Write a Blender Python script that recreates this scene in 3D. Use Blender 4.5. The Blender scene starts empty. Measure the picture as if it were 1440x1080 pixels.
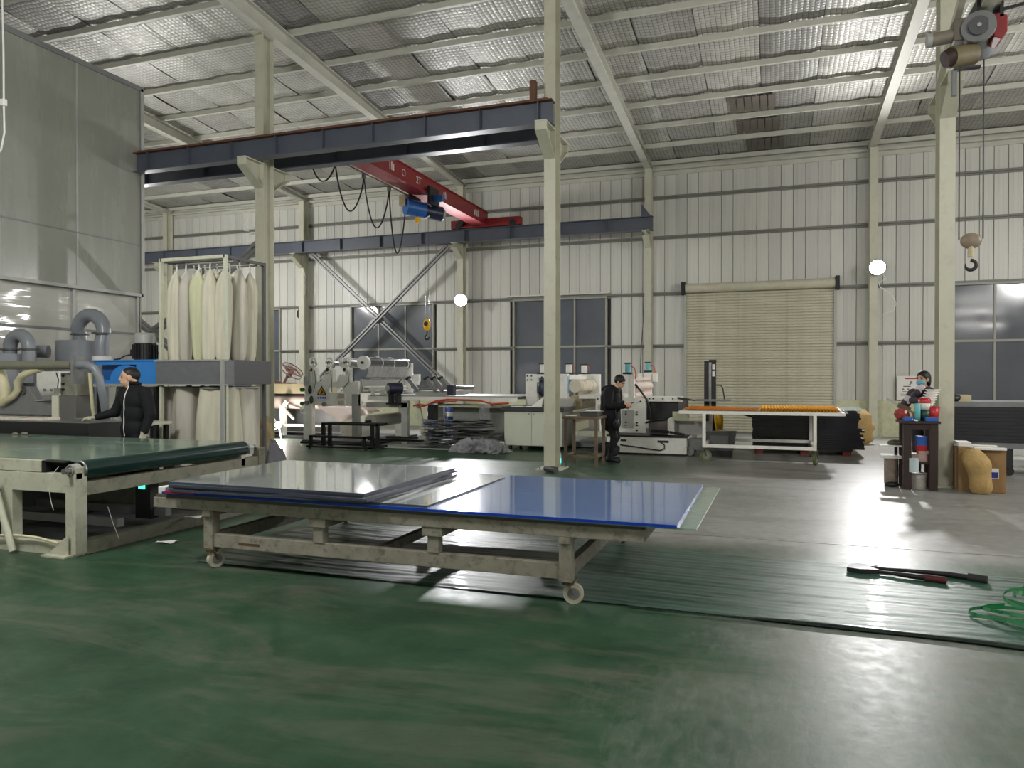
import bpy, bmesh, math, random
import numpy as np
from mathutils import Vector, Matrix

random.seed(7)
SC = bpy.context.scene
COL = SC.collection
PI = math.pi

# ------------------------------------------------------------------ camera, world, exposure
cam_data = bpy.data.cameras.new('camera')
cam_data.sensor_width = 36.0
cam_data.lens = 1044.5 / 1440.0 * 36.0
cam_data.clip_start = 0.05
cam_data.clip_end = 200
camera = bpy.data.objects.new('camera', cam_data)
COL.objects.link(camera)
camera.location = (0, 0, 1.585)
camera.rotation_euler = (PI / 2 - 0.0081, 0, 0.3392)
SC.camera = camera

world = bpy.data.worlds.new('night')
SC.world = world
world.use_nodes = True
world.node_tree.nodes['Background'].inputs[0].default_value = (0.55, 0.6, 0.7, 1)
world.node_tree.nodes['Background'].inputs[1].default_value = 0.02

SC.view_settings.view_transform = 'Standard'
SC.view_settings.look = 'None'
SC.view_settings.gamma = 1.0
SC.view_settings.use_curve_mapping = False
SC.view_settings.exposure = 0.4

FLOOD_R = 1350      # lamp on the wall column right of the shutter
FLOOD_L = 1100      # lamp on the wall column left of the middle window
HALL = 1500         # each hall globe lamp behind and beside the photographer
FILL_L, FILL_R = 1500, 1500   # unseen globe lamps added left and right to fill the back bay evenly
WORK = 55          # work light on the floor behind the left column

def lamp(name, kind, loc, aim, energy, color=(1, 1, 1), size=0.3, angle=2.6, blend=0.6):
    d = bpy.data.lights.new(name, kind)
    d.energy = energy
    d.color = color
    if kind == 'AREA':
        d.shape = 'DISK'
        d.size = size
    else:
        d.shadow_soft_size = size
    if kind == 'SPOT':
        d.spot_size = angle
        d.spot_blend = blend
    o = bpy.data.objects.new(name, d)
    COL.objects.link(o)
    o.location = loc
    v = Vector(aim) - Vector(loc)
    o.rotation_euler = v.to_track_quat('-Z', 'Y').to_euler()
    return o

# ------------------------------------------------------------------ materials
def lin(r, g, b):
    f = lambda c: (c / 255 / 12.92) if c / 255 <= 0.04045 else ((c / 255 + 0.055) / 1.055) ** 2.4
    return (f(r), f(g), f(b), 1.0)

class NT:
    def __init__(s, name):
        s.m = bpy.data.materials.new(name)
        s.m.use_nodes = True
        s.t = s.m.node_tree
        s.b = s.t.nodes['Principled BSDF']
    def n(s, typ, **kw):
        nd = s.t.nodes.new(typ)
        for k, v in kw.items():
            setattr(nd, k, v)
        return nd
    def l(s, a, b):
        s.t.links.new(a, b)
    def coord(s, which='Object', scale=None):
        tc = s.n('ShaderNodeTexCoord')
        if scale is None:
            return tc.outputs[which]
        mp = s.n('ShaderNodeMapping')
        mp.inputs['Scale'].default_value = scale
        s.l(tc.outputs[which], mp.inputs['Vector'])
        return mp.outputs[0]
    def noise(s, co, scale=5, detail=4, rough=0.55, dist=0):
        nz = s.n('ShaderNodeTexNoise')
        nz.inputs['Scale'].default_value = scale
        nz.inputs['Detail'].default_value = detail
        nz.inputs['Roughness'].default_value = rough
        nz.inputs['Distortion'].default_value = dist
        s.l(co, nz.inputs['Vector'])
        return nz.outputs['Fac']
    def ramp(s, fac, stops):
        r = s.n('ShaderNodeValToRGB')
        e = r.color_ramp.elements
        while len(e) < len(stops):
            e.new(0.5)
        for i, (p, c) in enumerate(stops):
            e[i].position = p
            e[i].color = c if len(c) == 4 else (*c, 1)
        s.l(fac, r.inputs[0])
        return r.outputs[0]
    def math(s, op, a, b=None, clamp=False):
        m = s.n('ShaderNodeMath', operation=op)
        m.use_clamp = clamp
        for i, v in enumerate((a, b)):
            if v is None:
                continue
            if isinstance(v, (int, float)):
                m.inputs[i].default_value = v
            else:
                s.l(v, m.inputs[i])
        return m.outputs[0]
    def mix(s, fac, a, b, mode='MIX'):
        m = s.n('ShaderNodeMix', data_type='RGBA', blend_type=mode)
        for sock, v in ((m.inputs[0], fac), (m.inputs[6], a), (m.inputs[7], b)):
            if isinstance(v, (int, float)):
                sock.default_value = v
            elif isinstance(v, tuple):
                sock.default_value = v
            else:
                s.l(v, sock)
        return m.outputs[2]
    def bump(s, h, strength=0.3, dist=0.01):
        b = s.n('ShaderNodeBump')
        b.inputs['Strength'].default_value = strength
        b.inputs['Distance'].default_value = dist
        s.l(h, b.inputs['Height'])
        s.l(b.outputs[0], s.b.inputs['Normal'])

def mul(c, k):
    return (min(1, c[0] * k), min(1, c[1] * k), min(1, c[2] * k), 1)

MATS = {}
def pm(name, rgb, rough=0.5, metal=0.0, var=0.12, scale=4.0, bump=0.0, coat=0.0, stretch=(1, 1, 1), dirt=None, dirt_amt=0.5,
       trans=0.0, spec=0.5, alpha=1.0):
    """painted / cast / woven surface: base colour with soft variation, optional dirt patches and fine relief"""
    if name in MATS:
        return MATS[name]
    t = NT(name)
    c = lin(*rgb)
    co = t.coord('Object', stretch)
    nz = t.noise(co, scale, 5, 0.6)
    col = t.ramp(nz, [(0.25, mul(c, 1 - var)), (0.75, mul(c, 1 + var))])
    if dirt is not None:
        nz2 = t.noise(co, scale * 2.3, 6, 0.7, 0.4)
        f = t.ramp(nz2, [(0.5, (0, 0, 0)), (0.72, (dirt_amt,) * 3)])
        col = t.mix(f, col, lin(*dirt))
    t.l(col, t.b.inputs['Base Color'])
    rr = t.ramp(nz, [(0.2, (max(0.02, rough - 0.08),) * 3), (0.8, (min(1, rough + 0.08),) * 3)])
    t.l(rr, t.b.inputs['Roughness'])
    t.b.inputs['Metallic'].default_value = metal
    t.b.inputs['Specular IOR Level'].default_value = spec
    t.b.inputs['Coat Weight'].default_value = coat
    t.b.inputs['Coat Roughness'].default_value = 0.1
    t.b.inputs['Transmission Weight'].default_value = trans
    t.b.inputs['Alpha'].default_value = alpha
    if bump:
        t.bump(t.noise(co, scale * 6, 4), bump, 0.01)
    MATS[name] = t.m
    return t.m

def emit(name, rgb, strength):
    if name in MATS:
        return MATS[name]
    t = NT(name)
    t.b.inputs['Base Color'].default_value = lin(*rgb)
    t.b.inputs['Emission Color'].default_value = lin(*rgb)
    t.b.inputs['Emission Strength'].default_value = strength
    MATS[name] = t.m
    return t.m

def floor_material():
    t = NT('floor_paint')
    co = t.coord('Object')
    big = t.noise(co, 0.55, 5, 0.62, 0.5)
    fine = t.noise(co, 9, 6, 0.7)
    mp = t.coord('Object', (1.2, 0.35, 1))
    scr = t.noise(mp, 16, 5, 0.75, 0.6)
    green = t.ramp(t.noise(co, 1.7, 6, 0.65), [(0.3, lin(38, 64, 46)), (0.55, lin(52, 82, 60)), (0.75, lin(76, 94, 78))])
    grey = t.ramp(fine, [(0.3, lin(128, 128, 124)), (0.7, lin(160, 159, 156))])
    sep = t.n('ShaderNodeSeparateXYZ')
    t.l(co, sep.inputs[0])
    # paint has worn down to bare concrete in the gangway on the right, beyond the joint
    gx = t.math('SMOOTH_MIN', t.math('MULTIPLY', t.math('ADD', sep.outputs[0], 3.2), 0.32), 1.0)
    gy = t.math('MULTIPLY', t.math('SUBTRACT', sep.outputs[1], 6.9), 1.4)
    gy = t.math('MINIMUM', gy, 1.0)
    g1 = t.math('MINIMUM', gx, gy)
    g2 = t.math('MULTIPLY', t.math('ADD', sep.outputs[0], 0.9), 0.36)   # foreground, right
    g2 = t.math('MINIMUM', g2, 0.4)
    g = t.math('MAXIMUM', g1, g2)
    far = t.math('MINIMUM', t.math('MULTIPLY', t.math('SUBTRACT', sep.outputs[1], 17.2), 0.6), 0.8)
    g = t.math('MAXIMUM', g, far)
    worn = t.math('MULTIPLY', t.math('SUBTRACT', big, 0.5), 1.5)
    g = t.math('ADD', g, worn)
    g = t.math('ADD', g, t.math('MULTIPLY', t.math('SUBTRACT', scr, 0.5), 0.5))
    fac = t.ramp(g, [(0.12, (0, 0, 0)), (0.85, (1, 1, 1))])
    col = t.mix(fac, green, grey)
    # pale scuffed band and dark tyre marks
    scuff = t.ramp(t.noise(t.coord('Object', (0.5, 1.6, 1)), 1.1, 8, 0.74, 0.8), [(0.48, (0, 0, 0)), (0.66, (0.6, 0.6, 0.6))])
    col = t.mix(scuff, col, lin(104, 104, 92))
    dk = t.ramp(t.noise(co, 3.1, 6, 0.7, 1.2), [(0.6, (0, 0, 0)), (0.78, (0.3, 0.3, 0.3))])
    col = t.mix(dk, col, lin(56, 62, 56))
    t.l(col, t.b.inputs['Base Color'])
    t.l(t.ramp(fine, [(0.2, (0.3,) * 3), (0.8, (0.48,) * 3)]), t.b.inputs['Roughness'])
    t.l(t.ramp(fac, [(0.0, (0.32,) * 3), (1.0, (0.14,) * 3)]), t.b.inputs['Specular IOR Level'])
    t.bump(t.math('ADD', fine, t.math('MULTIPLY', scr, 0.7)), 0.16, 0.006)
    return t.m

def foil_material(name, tint, metal):
    """quilted aluminium foil behind a square wire mesh, 10 cm cells"""
    t = NT(name)
    co = t.coord('Object')
    sep = t.n('ShaderNodeSeparateXYZ')
    t.l(co, sep.inputs[0])
    cell = 0.1
    def wave(o):
        return t.math('ABSOLUTE', t.math('SINE', t.math('MULTIPLY', o, PI / cell)))
    wx, wy = wave(sep.outputs[0]), wave(sep.outputs[1])
    pil = t.math('MULTIPLY', wx, wy)
    line = t.math('MINIMUM', wx, wy)
    crease = t.noise(co, 7, 5, 0.65)
    c = lin(*tint)
    base = t.ramp(t.noise(co, 0.9, 5, 0.65), [(0.3, mul(c, 0.72)), (0.7, mul(c, 1.12))])
    lf = t.ramp(line, [(0.06, (0.8,) * 3), (0.26, (0, 0, 0))])
    col = t.mix(lf, base, lin(70, 70, 67))
    t.l(col, t.b.inputs['Base Color'])
    t.b.inputs['Metallic'].default_value = metal
    t.l(t.ramp(crease, [(0.25, (0.3,) * 3), (0.75, (0.6,) * 3)]), t.b.inputs['Roughness'])
    t.b.inputs['Specular IOR Level'].default_value = 0.4
    t.bump(t.math('ADD', t.math('MULTIPLY', pil, 0.8), t.math('MULTIPLY', crease, 1.0)), 0.42, 0.02)
    return t.m

def film_material(name, rgb, rough, streak, trans=0.0, var=0.35, coat=0.6):
    """glossy plastic film with long creases along X"""
    t = NT(name)
    c = lin(*rgb)
    mp = t.coord('Object', (0.35, 5.0, 1))
    nz = t.noise(mp, 5, 6, 0.7, 0.3)
    t.l(t.ramp(nz, [(0.3, mul(c, 1 - var)), (0.72, mul(c, 1 + var * 1.4))]), t.b.inputs['Base Color'])
    t.l(t.ramp(nz, [(0.2, (rough,) * 3), (0.8, (rough + 0.18,) * 3)]), t.b.inputs['Roughness'])
    t.b.inputs['Coat Weight'].default_value = coat
    t.b.inputs['Coat Roughness'].default_value = 0.05
    t.b.inputs['Coat IOR'].default_value = 1.6
    t.b.inputs['Transmission Weight'].default_value = trans
    t.bump(nz, streak, 0.02)
    return t.m

def gloss_sheet(name, rgb):
    """shiny plastic sheet, slightly bowed between its posts"""
    t = NT(name)
    c = lin(*rgb)
    t.l(t.ramp(t.noise(t.coord('Object', (1, 0.5, 1.4)), 1.2, 4), [(0.3, mul(c, 0.9)), (0.7, mul(c, 1.08))]), t.b.inputs['Base Color'])
    t.b.inputs['Roughness'].default_value = 0.09
    t.b.inputs['Specular IOR Level'].default_value = 0.6
    h = t.math('ADD', t.noise(t.coord('Object', (1, 0.45, 1.5)), 0.9, 2), t.math('MULTIPLY', t.noise(t.coord('Object', (1, 0.9, 7)), 1.0, 2), 0.06))
    t.bump(h, 0.5, 0.2)
    return t.m

M_FLOOR = floor_material()
M_FOIL = [foil_material('roof_foil', (190, 188, 181), 0.16), foil_material('roof_foil_dull', (172, 170, 164), 0.14),
          foil_material('roof_foil_worn', (150, 148, 144), 0.12)]
M_PANEL = pm('wall_panel_paint', (204, 203, 196), 0.42, var=0.06, scale=1.2, stretch=(1, 1, 0.3), dirt=(150, 148, 136), dirt_amt=0.35)
M_PANEL2 = pm('wall_panel_paint_cool', (194, 193, 187), 0.42, var=0.06, scale=1.2, stretch=(1, 1, 0.3), dirt=(140, 138, 128), dirt_amt=0.35)
M_GIRT = pm('girt_steel', (120, 119, 112), 0.5, var=0.15)
M_PLINTH = pm('plinth_plaster', (198, 199, 168), 0.7, var=0.1, dirt=(150, 148, 120))
M_CREAM = pm('cream_steel', (190, 189, 170), 0.45, var=0.07, scale=2, dirt=(158, 152, 130), dirt_amt=0.4)
M_PURLIN = pm('purlin_steel', (190, 189, 178), 0.5, var=0.1)
M_NAVY = pm('runway_paint', (76, 81, 93), 0.42, var=0.12, scale=3)
M_RUST = pm('rusty_rail', (96, 62, 44), 0.7, var=0.3, scale=8)
M_RED = pm('crane_red', (132, 30, 34), 0.4, var=0.12)
M_DARK = pm('black_paint', (26, 26, 28), 0.45, var=0.2)
M_RUBBER = pm('rubber', (34, 34, 35), 0.7, var=0.2)
M_STEEL = pm('bare_steel', (150, 150, 150), 0.35, metal=0.8, var=0.15, scale=9)
M_WHITE = pm('machine_white', (234, 233, 226), 0.4, var=0.05, scale=3, dirt=(160, 155, 135), dirt_amt=0.3)
M_OFFWHITE = pm('machine_cream', (205, 206, 186), 0.42, var=0.06, scale=3, dirt=(150, 145, 120), dirt_amt=0.35)
M_GREY = pm('grey_paint', (120, 122, 122), 0.45, var=0.12)
M_LGREY = pm('light_grey_paint', (165, 166, 162), 0.45, var=0.1)
M_DOLLY = pm('worn_dolly_paint', (142, 138, 124), 0.6, var=0.22, scale=7, dirt=(72, 62, 52), dirt_amt=0.75, bump=0.15)
M_CONV = pm('conveyor_paint', (186, 186, 168), 0.5, var=0.1, scale=4, dirt=(110, 104, 84), dirt_amt=0.5)
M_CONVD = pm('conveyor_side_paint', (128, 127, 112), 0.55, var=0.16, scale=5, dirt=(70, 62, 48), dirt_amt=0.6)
M_BELT = pm('belt_green', (116, 142, 124), 0.25, var=0.3, scale=1.6, stretch=(0.4, 1.6, 1), coat=0.6)
M_ROLLER = pm('roller_green', (14, 44, 42), 0.22, var=0.2, coat=0.4)
M_CLOTH = pm('filter_cloth', (214, 210, 190), 0.9, var=0.1, scale=3, stretch=(3, 3, 0.6), bump=0.2)
M_CLOTHG = pm('filter_cloth_green', (205, 207, 172), 0.9, var=0.1, scale=3, stretch=(3, 3, 0.6), bump=0.2)
M_CLOTHD = pm('filter_cloth_aged', (194, 189, 177), 0.9, var=0.12, scale=3, stretch=(3, 3, 0.6), bump=0.2)
M_HOPPER = pm('hopper_steel', (112, 115, 118), 0.5, var=0.14, scale=6, stretch=(1, 1, 2))
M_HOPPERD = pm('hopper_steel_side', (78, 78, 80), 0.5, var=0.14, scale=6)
M_BLUE = pm('fan_blue', (52, 136, 216), 0.4, var=0.07)
M_BLUED = pm('fan_blue_deep', (34, 92, 160), 0.4, var=0.07)
M_DUCT = pm('duct_plastic', (128, 132, 138), 0.32, var=0.1, scale=3)
M_HOSE = pm('hose_cream', (206, 200, 166), 0.55, var=0.12, scale=7)
M_GLASS = pm('window_glass_night', (92, 96, 104), 0.1, var=0.14, scale=0.8, spec=0.6)
M_FRAME = pm('window_frame', (150, 150, 140), 0.45, var=0.1)
M_SHUT = pm('shutter_slat', (194, 190, 170), 0.5, var=0.06, scale=2, dirt=(150, 140, 108), dirt_amt=0.4)
M_PART = pm('partition_sheet', (142, 144, 135), 0.26, var=0.06, scale=1.2, stretch=(1, 3, 0.4), coat=0.25)
M_PARTL = gloss_sheet('partition_sheet_gloss', (186, 185, 178))
M_BRACE = pm('brace_galvanised', (128, 128, 128), 0.45, metal=0.35, var=0.25, scale=6)
M_SKIN = pm('skin', (206, 164, 136), 0.5, var=0.06, scale=12)
M_HAIR = pm('hair_black', (20, 18, 17), 0.55, var=0.3, scale=40)
M_JACKET = pm('jacket_black', (22, 23, 27), 0.8, var=0.3, spec=0.3, scale=9, bump=0.3)
M_PANTS = pm('trousers_dark', (26, 27, 30), 0.85, var=0.25, scale=9)
M_SHOE = pm('shoe_dark', (22, 25, 34), 0.5, var=0.2)
M_GLOVE = pm('work_glove', (176, 172, 154), 0.85, var=0.12, scale=20, bump=0.2)
M_KRAFT = pm('kraft_paper', (176, 146, 92), 0.7, var=0.16, scale=5, bump=1.0, dirt=(130, 104, 62))
M_CARD = pm('cardboard', (142, 112, 72), 0.75, var=0.12, scale=5)
M_PAPER = pm('paper', (228, 227, 222), 0.7, var=0.04)
M_ORANGE = pm('orange_sheet', (255, 186, 76), 0.9, var=0.12, scale=3, spec=0.0, alpha=0.62)
M_BROWN = pm('dark_brown_steel', (50, 34, 28), 0.6, var=0.2, scale=6)
M_RSTEEL = pm('rusty_cart_steel', (98, 84, 66), 0.6, var=0.3, scale=9, dirt=(60, 42, 30))
M_YELLOW = pm('yellow_paint', (224, 172, 22), 0.4, var=0.1)
M_TAPE = pm('green_tape', (24, 120, 66), 0.3, var=0.2, coat=0.3)
M_REDP = pm('red_plastic', (176, 34, 38), 0.35, var=0.1)
M_BLUEP = pm('blue_plastic', (44, 96, 180), 0.35, var=0.1)
M_TEAL = pm('teal_plastic', (110, 186, 190), 0.35, var=0.08)
M_PINK = pm('pale_pink_film', (232, 212, 200), 0.35, var=0.06, coat=0.2)
M_BEIGE = pm('beige_panel', (188, 174, 140), 0.55, var=0.08)
M_NAVYSHEET = pm('black_sheet', (16, 17, 26), 0.3, var=0.25, scale=3, stretch=(0.3, 1, 6), coat=0.2)
M_BLUESHEET = film_material('blue_film_sheet', (78, 122, 190), 0.12, 0.012, var=0.22, coat=1.0)
M_GREYSHEET = film_material('grey_film_sheet', (146, 156, 153), 0.14, 0.03, var=0.14, coat=1.0)
M_CLEAR = film_material('clear_green_sheet', (140, 164, 156), 0.12, 0.05, var=0.12)
M_SHEETEDGE = pm('sheet_edge', (62, 66, 82), 0.35, var=0.2, scale=8)
M_FILM = film_material('green_floor_film', (52, 84, 70), 0.24, 0.4, var=0.5, coat=0.12)
M_FILMD = pm('film_fold', (16, 36, 30), 0.25, var=0.3, coat=0.3)
M_SILVER = film_material('silver_film', (150, 150, 150), 0.2, 0.25, var=0.3)
M_CLEARROLL = pm('clear_film_roll', (96, 98, 104), 0.12, metal=0.3, var=0.3, scale=3, stretch=(3, 0.6, 3), coat=0.5)
M_WRAP = pm('crumpled_clear_film', (200, 202, 206), 0.1, var=0.25, scale=14, bump=0.3, coat=0.5, trans=0.4, alpha=0.5)
M_CYAN = emit('cyan_led_reflection', (70, 230, 225), 1.6)  # glow standing in for the reflection of a green LED
M_GREENLED = emit('green_indicator', (70, 230, 170), 2.0)
M_LAMPFACE = emit('flood_face', (255, 252, 246), 60)
M_WORKFACE = emit('work_lamp_face', (255, 246, 236), 30)
M_TUBE = emit('led_tube', (255, 252, 246), 22)

# ------------------------------------------------------------------ mesh builder
class MB:
    def __init__(s):
        s.v, s.f, s.sm = [], [], []
    def add(s, vs, fs, smooth=False):
        n = len(s.v)
        s.v += [tuple(p) for p in vs]
        s.f += [tuple(i + n for i in f) for f in fs]
        s.sm += [smooth] * len(fs)
        return s
    def box(s, x0, x1, y0, y1, z0, z1):
        vs = [(x, y, z) for x in (x0, x1) for y in (y0, y1) for z in (z0, z1)]
        return s.add(vs, [(0, 1, 3, 2), (4, 6, 7, 5), (0, 4, 5, 1), (2, 3, 7, 6), (0, 2, 6, 4), (1, 5, 7, 3)])
    def obox(s, c, d, rz=0, ry=0, rx=0):
        m = Matrix.Rotation(rz, 3, 'Z') @ Matrix.Rotation(ry, 3, 'Y') @ Matrix.Rotation(rx, 3, 'X')
        vs = [Vector(c) + m @ Vector((x * d[0] / 2, y * d[1] / 2, z * d[2] / 2)) for x in (-1, 1) for y in (-1, 1) for z in (-1, 1)]
        return s.add(vs, [(0, 1, 3, 2), (4, 6, 7, 5), (0, 4, 5, 1), (2, 3, 7, 6), (0, 2, 6, 4), (1, 5, 7, 3)])
    def bar(s, a, b, w, h, up=(0, 0, 1)):
        a, b = Vector(a), Vector(b)
        d = (b - a).normalized()
        side = d.cross(Vector(up))
        if side.length < 1e-4:
            side = d.cross(Vector((1, 0, 0)))
        side.normalize()
        u = side.cross(d)
        vs = [p + side * (i * w / 2) + u * (j * h / 2) for p in (a, b) for i in (-1, 1) for j in (-1, 1)]
        return s.add(vs, [(0, 1, 3, 2), (4, 6, 7, 5), (0, 4, 5, 1), (2, 3, 7, 6), (0, 2, 6, 4), (1, 5, 7, 3)])
    def cyl(s, a, b, r0, r1=None, n=16, cap=True):
        r1 = r0 if r1 is None else r1
        a, b = Vector(a), Vector(b)
        d = (b - a).normalized()
        e = d.orthogonal().normalized()
        g = d.cross(e)
        vs = [p + (e * math.cos(2 * PI * k / n) + g * math.sin(2 * PI * k / n)) * r for p, r in ((a, r0), (b, r1)) for k in range(n)]
        s.add(vs, [(k, (k + 1) % n, n + (k + 1) % n, n + k) for k in range(n)], True)
        if cap:
            s.add(vs[:n], [tuple(range(n))[::-1]])
            s.add(vs[n:], [tuple(range(n))])
        return s
    def tube(s, pts, r, n=10, cap=True):
        pts = [Vector(p) for p in pts]
        rs = r if isinstance(r, (list, tuple)) else [r] * len(pts)
        e = None
        vs = []
        for i, p in enumerate(pts):
            d = (pts[min(i + 1, len(pts) - 1)] - pts[max(i - 1, 0)]).normalized()
            e = d.orthogonal().normalized() if e is None else (e - d * e.dot(d)).normalized()
            g = d.cross(e)
            vs += [p + (e * math.cos(2 * PI * k / n) + g * math.sin(2 * PI * k / n)) * rs[i] for k in range(n)]
        fs = [(i * n + k, i * n + (k + 1) % n, (i + 1) * n + (k + 1) % n, (i + 1) * n + k) for i in range(len(pts) - 1) for k in range(n)]
        s.add(vs, fs, True)
        if cap:
            s.add(vs[:n], [tuple(range(n))[::-1]])
            s.add(vs[-n:], [tuple(range(n))])
        return s
    def prism(s, poly, axis, a, b):
        """poly of 2D points extruded along axis 'x','y' or 'z' from a to b"""
        def P(p, t):
            return {'x': (t, p[0], p[1]), 'y': (p[0], t, p[1]), 'z': (p[0], p[1], t)}[axis]
        n = len(poly)
        vs = [P(p, a) for p in poly] + [P(p, b) for p in poly]
        return s.add(vs, [tuple(range(n))[::-1], tuple(range(n, 2 * n))] + [(k, (k + 1) % n, n + (k + 1) % n, n + k) for k in range(n)])
    def lathe(s, c, prof, n=20, axis='z'):
        """profile (r, h) turned about an axis through c"""
        vs = []
        for r, h in prof:
            for k in range(n):
                x, y = r * math.cos(2 * PI * k / n), r * math.sin(2 * PI * k / n)
                p = {'z': (x, y, h), 'y': (x, h, y), 'x': (h, x, y)}[axis]
                vs.append((c[0] + p[0], c[1] + p[1], c[2] + p[2]))
        fs = [(i * n + k, i * n + (k + 1) % n, (i + 1) * n + (k + 1) % n, (i + 1) * n + k) for i in range(len(prof) - 1) for k in range(n)]
        return s.add(vs, fs, True)
    def ell(s, c, r, n=14, m=9):
        vs, fs = [], []
        for i in range(m + 1):
            t = PI * i / m
            for k in range(n):
                p = 2 * PI * k / n
                vs.append((c[0] + r[0] * math.sin(t) * math.cos(p), c[1] + r[1] * math.sin(t) * math.sin(p), c[2] + r[2] * math.cos(t)))
        fs = [(i * n + k, (i + 1) * n + k, (i + 1) * n + (k + 1) % n, i * n + (k + 1) % n) for i in range(m) for k in range(n)]
        return s.add(vs, fs, True)
    def torus(s, c, R, r, axis='y', n=22, m=7):
        vs = []
        for i in range(n):
            a = 2 * PI * i / n
            for k in range(m):
                b = 2 * PI * k / m
                q, h = R + r * math.cos(b), r * math.sin(b)
                x, y = q * math.cos(a), q * math.sin(a)
                p = {'z': (x, y, h), 'y': (x, h, y), 'x': (h, x, y)}[axis]
                vs.append((c[0] + p[0], c[1] + p[1], c[2] + p[2]))
        fs = [(i * m + k, ((i + 1) % n) * m + k, ((i + 1) % n) * m + (k + 1) % m, i * m + (k + 1) % m) for i in range(n) for k in range(m)]
        return s.add(vs, fs, True)
    def grid(s, nx, ny, fn, smooth=True):
        vs = [fn(i / nx, j / ny) for i in range(nx + 1) for j in range(ny + 1)]
        fs = [(i * (ny + 1) + j, (i + 1) * (ny + 1) + j, (i + 1) * (ny + 1) + j + 1, i * (ny + 1) + j + 1) for i in range(nx) for j in range(ny)]
        return s.add(vs, fs, smooth)
    def mesh(s, name, mat, off=(0, 0, 0)):
        me = bpy.data.meshes.new(name)
        me.from_pydata([(v[0] - off[0], v[1] - off[1], v[2] - off[2]) for v in s.v], [], s.f)
        me.polygons.foreach_set('use_smooth', s.sm)
        for m in (mat if isinstance(mat, (list, tuple)) else [mat]):
            me.materials.append(m)
        bm = bmesh.new()
        bm.from_mesh(me)
        bmesh.ops.recalc_face_normals(bm, faces=bm.faces)
        bm.to_mesh(me)
        bm.free()
        me.update()
        return me

def wloc(o):
    p = Vector((0, 0, 0))
    while o is not None:
        p += o.location
        o = o.parent
    return p

def tag(o, label=None, cat=None, group=None, kind=None):
    if label:
        o['label'] = label
    if cat:
        o['category'] = cat
    if group:
        o['group'] = group
    if kind:
        o['kind'] = kind
    return o

def thing(name, label, cat, loc, group=None, kind=None):
    o = bpy.data.objects.new(name, None)
    o.empty_display_size = 0.1
    COL.objects.link(o)
    o.location = loc
    return tag(o, label, cat, group, kind)

def put(name, mb, mat, parent=None, label=None, cat=None, group=None, kind=None, bevel=0, origin=None):
    off = wloc(parent) if parent is not None else Vector(origin if origin is not None else (0, 0, 0))
    o = bpy.data.objects.new(name, mb.mesh(name, mat, off))
    COL.objects.link(o)
    if parent is not None:
        o.parent = parent
    elif origin is not None:
        o.location = origin
    if bevel:
        m = o.modifiers.new('bevel', 'BEVEL')
        m.width = bevel
        m.segments = 2
        m.limit_method = 'ANGLE'
    return tag(o, label, cat, group, kind)

def dup(root, delta, label=None, group=None):
    """copy a thing, its parts and sub-parts; meshes are shared"""
    def rec(o, parent):
        c = o.copy()
        COL.objects.link(c)
        c.parent = parent
        for ch in list(o.children):
            rec(ch, c)
        return c
    r = rec(root, None)
    r.location = root.location + Vector(delta)
    return tag(r, label, None, group)

def share(name, me, parent, loc, scale=(1, 1, 1), rot=(0, 0, 0)):
    """one more piece that shares mesh data"""
    o = bpy.data.objects.new(name, me)
    COL.objects.link(o)
    o.parent = parent
    o.location = Vector(loc) - (wloc(parent) if parent is not None else Vector())
    o.scale = scale
    o.rotation_euler = rot
    return o

def arc(c, r, a0, a1, n, plane='xz'):
    out = []
    for i in range(n + 1):
        a = a0 + (a1 - a0) * i / n
        u, w = r * math.cos(a), r * math.sin(a)
        out.append({'xz': (c[0] + u, c[1], c[2] + w), 'yz': (c[0], c[1] + u, c[2] + w), 'xy': (c[0] + u, c[1] + w, c[2])}[plane])
    return out

def lumpy(c, r, seed, amp=0.12, n=22, m=14):
    rnd = random.Random(seed)
    ks = [(rnd.uniform(2, 7), rnd.uniform(2, 7), rnd.uniform(0, 6), rnd.uniform(0, 6)) for _ in range(5)]
    def fn(u, v):
        a, t = 2 * PI * u, PI * v
        w = 1 + amp * sum(math.sin(round(k0) * a + p0) * math.sin(k1 * t + p1) for k0, k1, p0, p1 in ks) / 2
        return (c[0] + r[0] * w * math.sin(t) ** 0.8 * math.cos(a), c[1] + r[1] * w * math.sin(t) ** 0.8 * math.sin(a), max(c[2] - r[2] * 0.97, c[2] + r[2] * w * math.cos(t)))
    return MB().grid(n, m, fn)

def ibeam_x(x0, x1, yc, z0, z1, fw=0.2, ft=0.02, wt=0.014):
    web = MB().box(x0, x1, yc - wt / 2, yc + wt / 2, z0 + ft, z1 - ft)
    top = MB().box(x0, x1, yc - fw / 2, yc + fw / 2, z1 - ft, z1)
    bot = MB().box(x0, x1, yc - fw / 2, yc + fw / 2, z0, z0 + ft)
    return web, top, bot

# ------------------------------------------------------------------ the hall
X0, X1, YB, YW = -25.5, 13.0, -7.0, 22.4
COLX = [2.36 - 6 * k for k in range(4)]            # middle row of columns, Y = 12.42
YM = 12.42
WCOLX = [2.5 - 6 * k for k in range(5)]            # wall columns

fl = put('floor', MB().box(X0, X1, YB, YW + 0.3, -0.3, -0.02), pm('sub_floor', (40, 42, 40), 0.8), kind='structure',
         label='worn green and grey painted concrete floor of the hall', cat='floor')
put('floor_slab', MB().box(X0, X1, YB, 7.672, -0.02, 0.0), M_FLOOR, fl)
put('floor_slab', MB().box(X0, X1, 7.688, YW + 0.3, -0.02, 0.0), M_FLOOR, fl)

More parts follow.
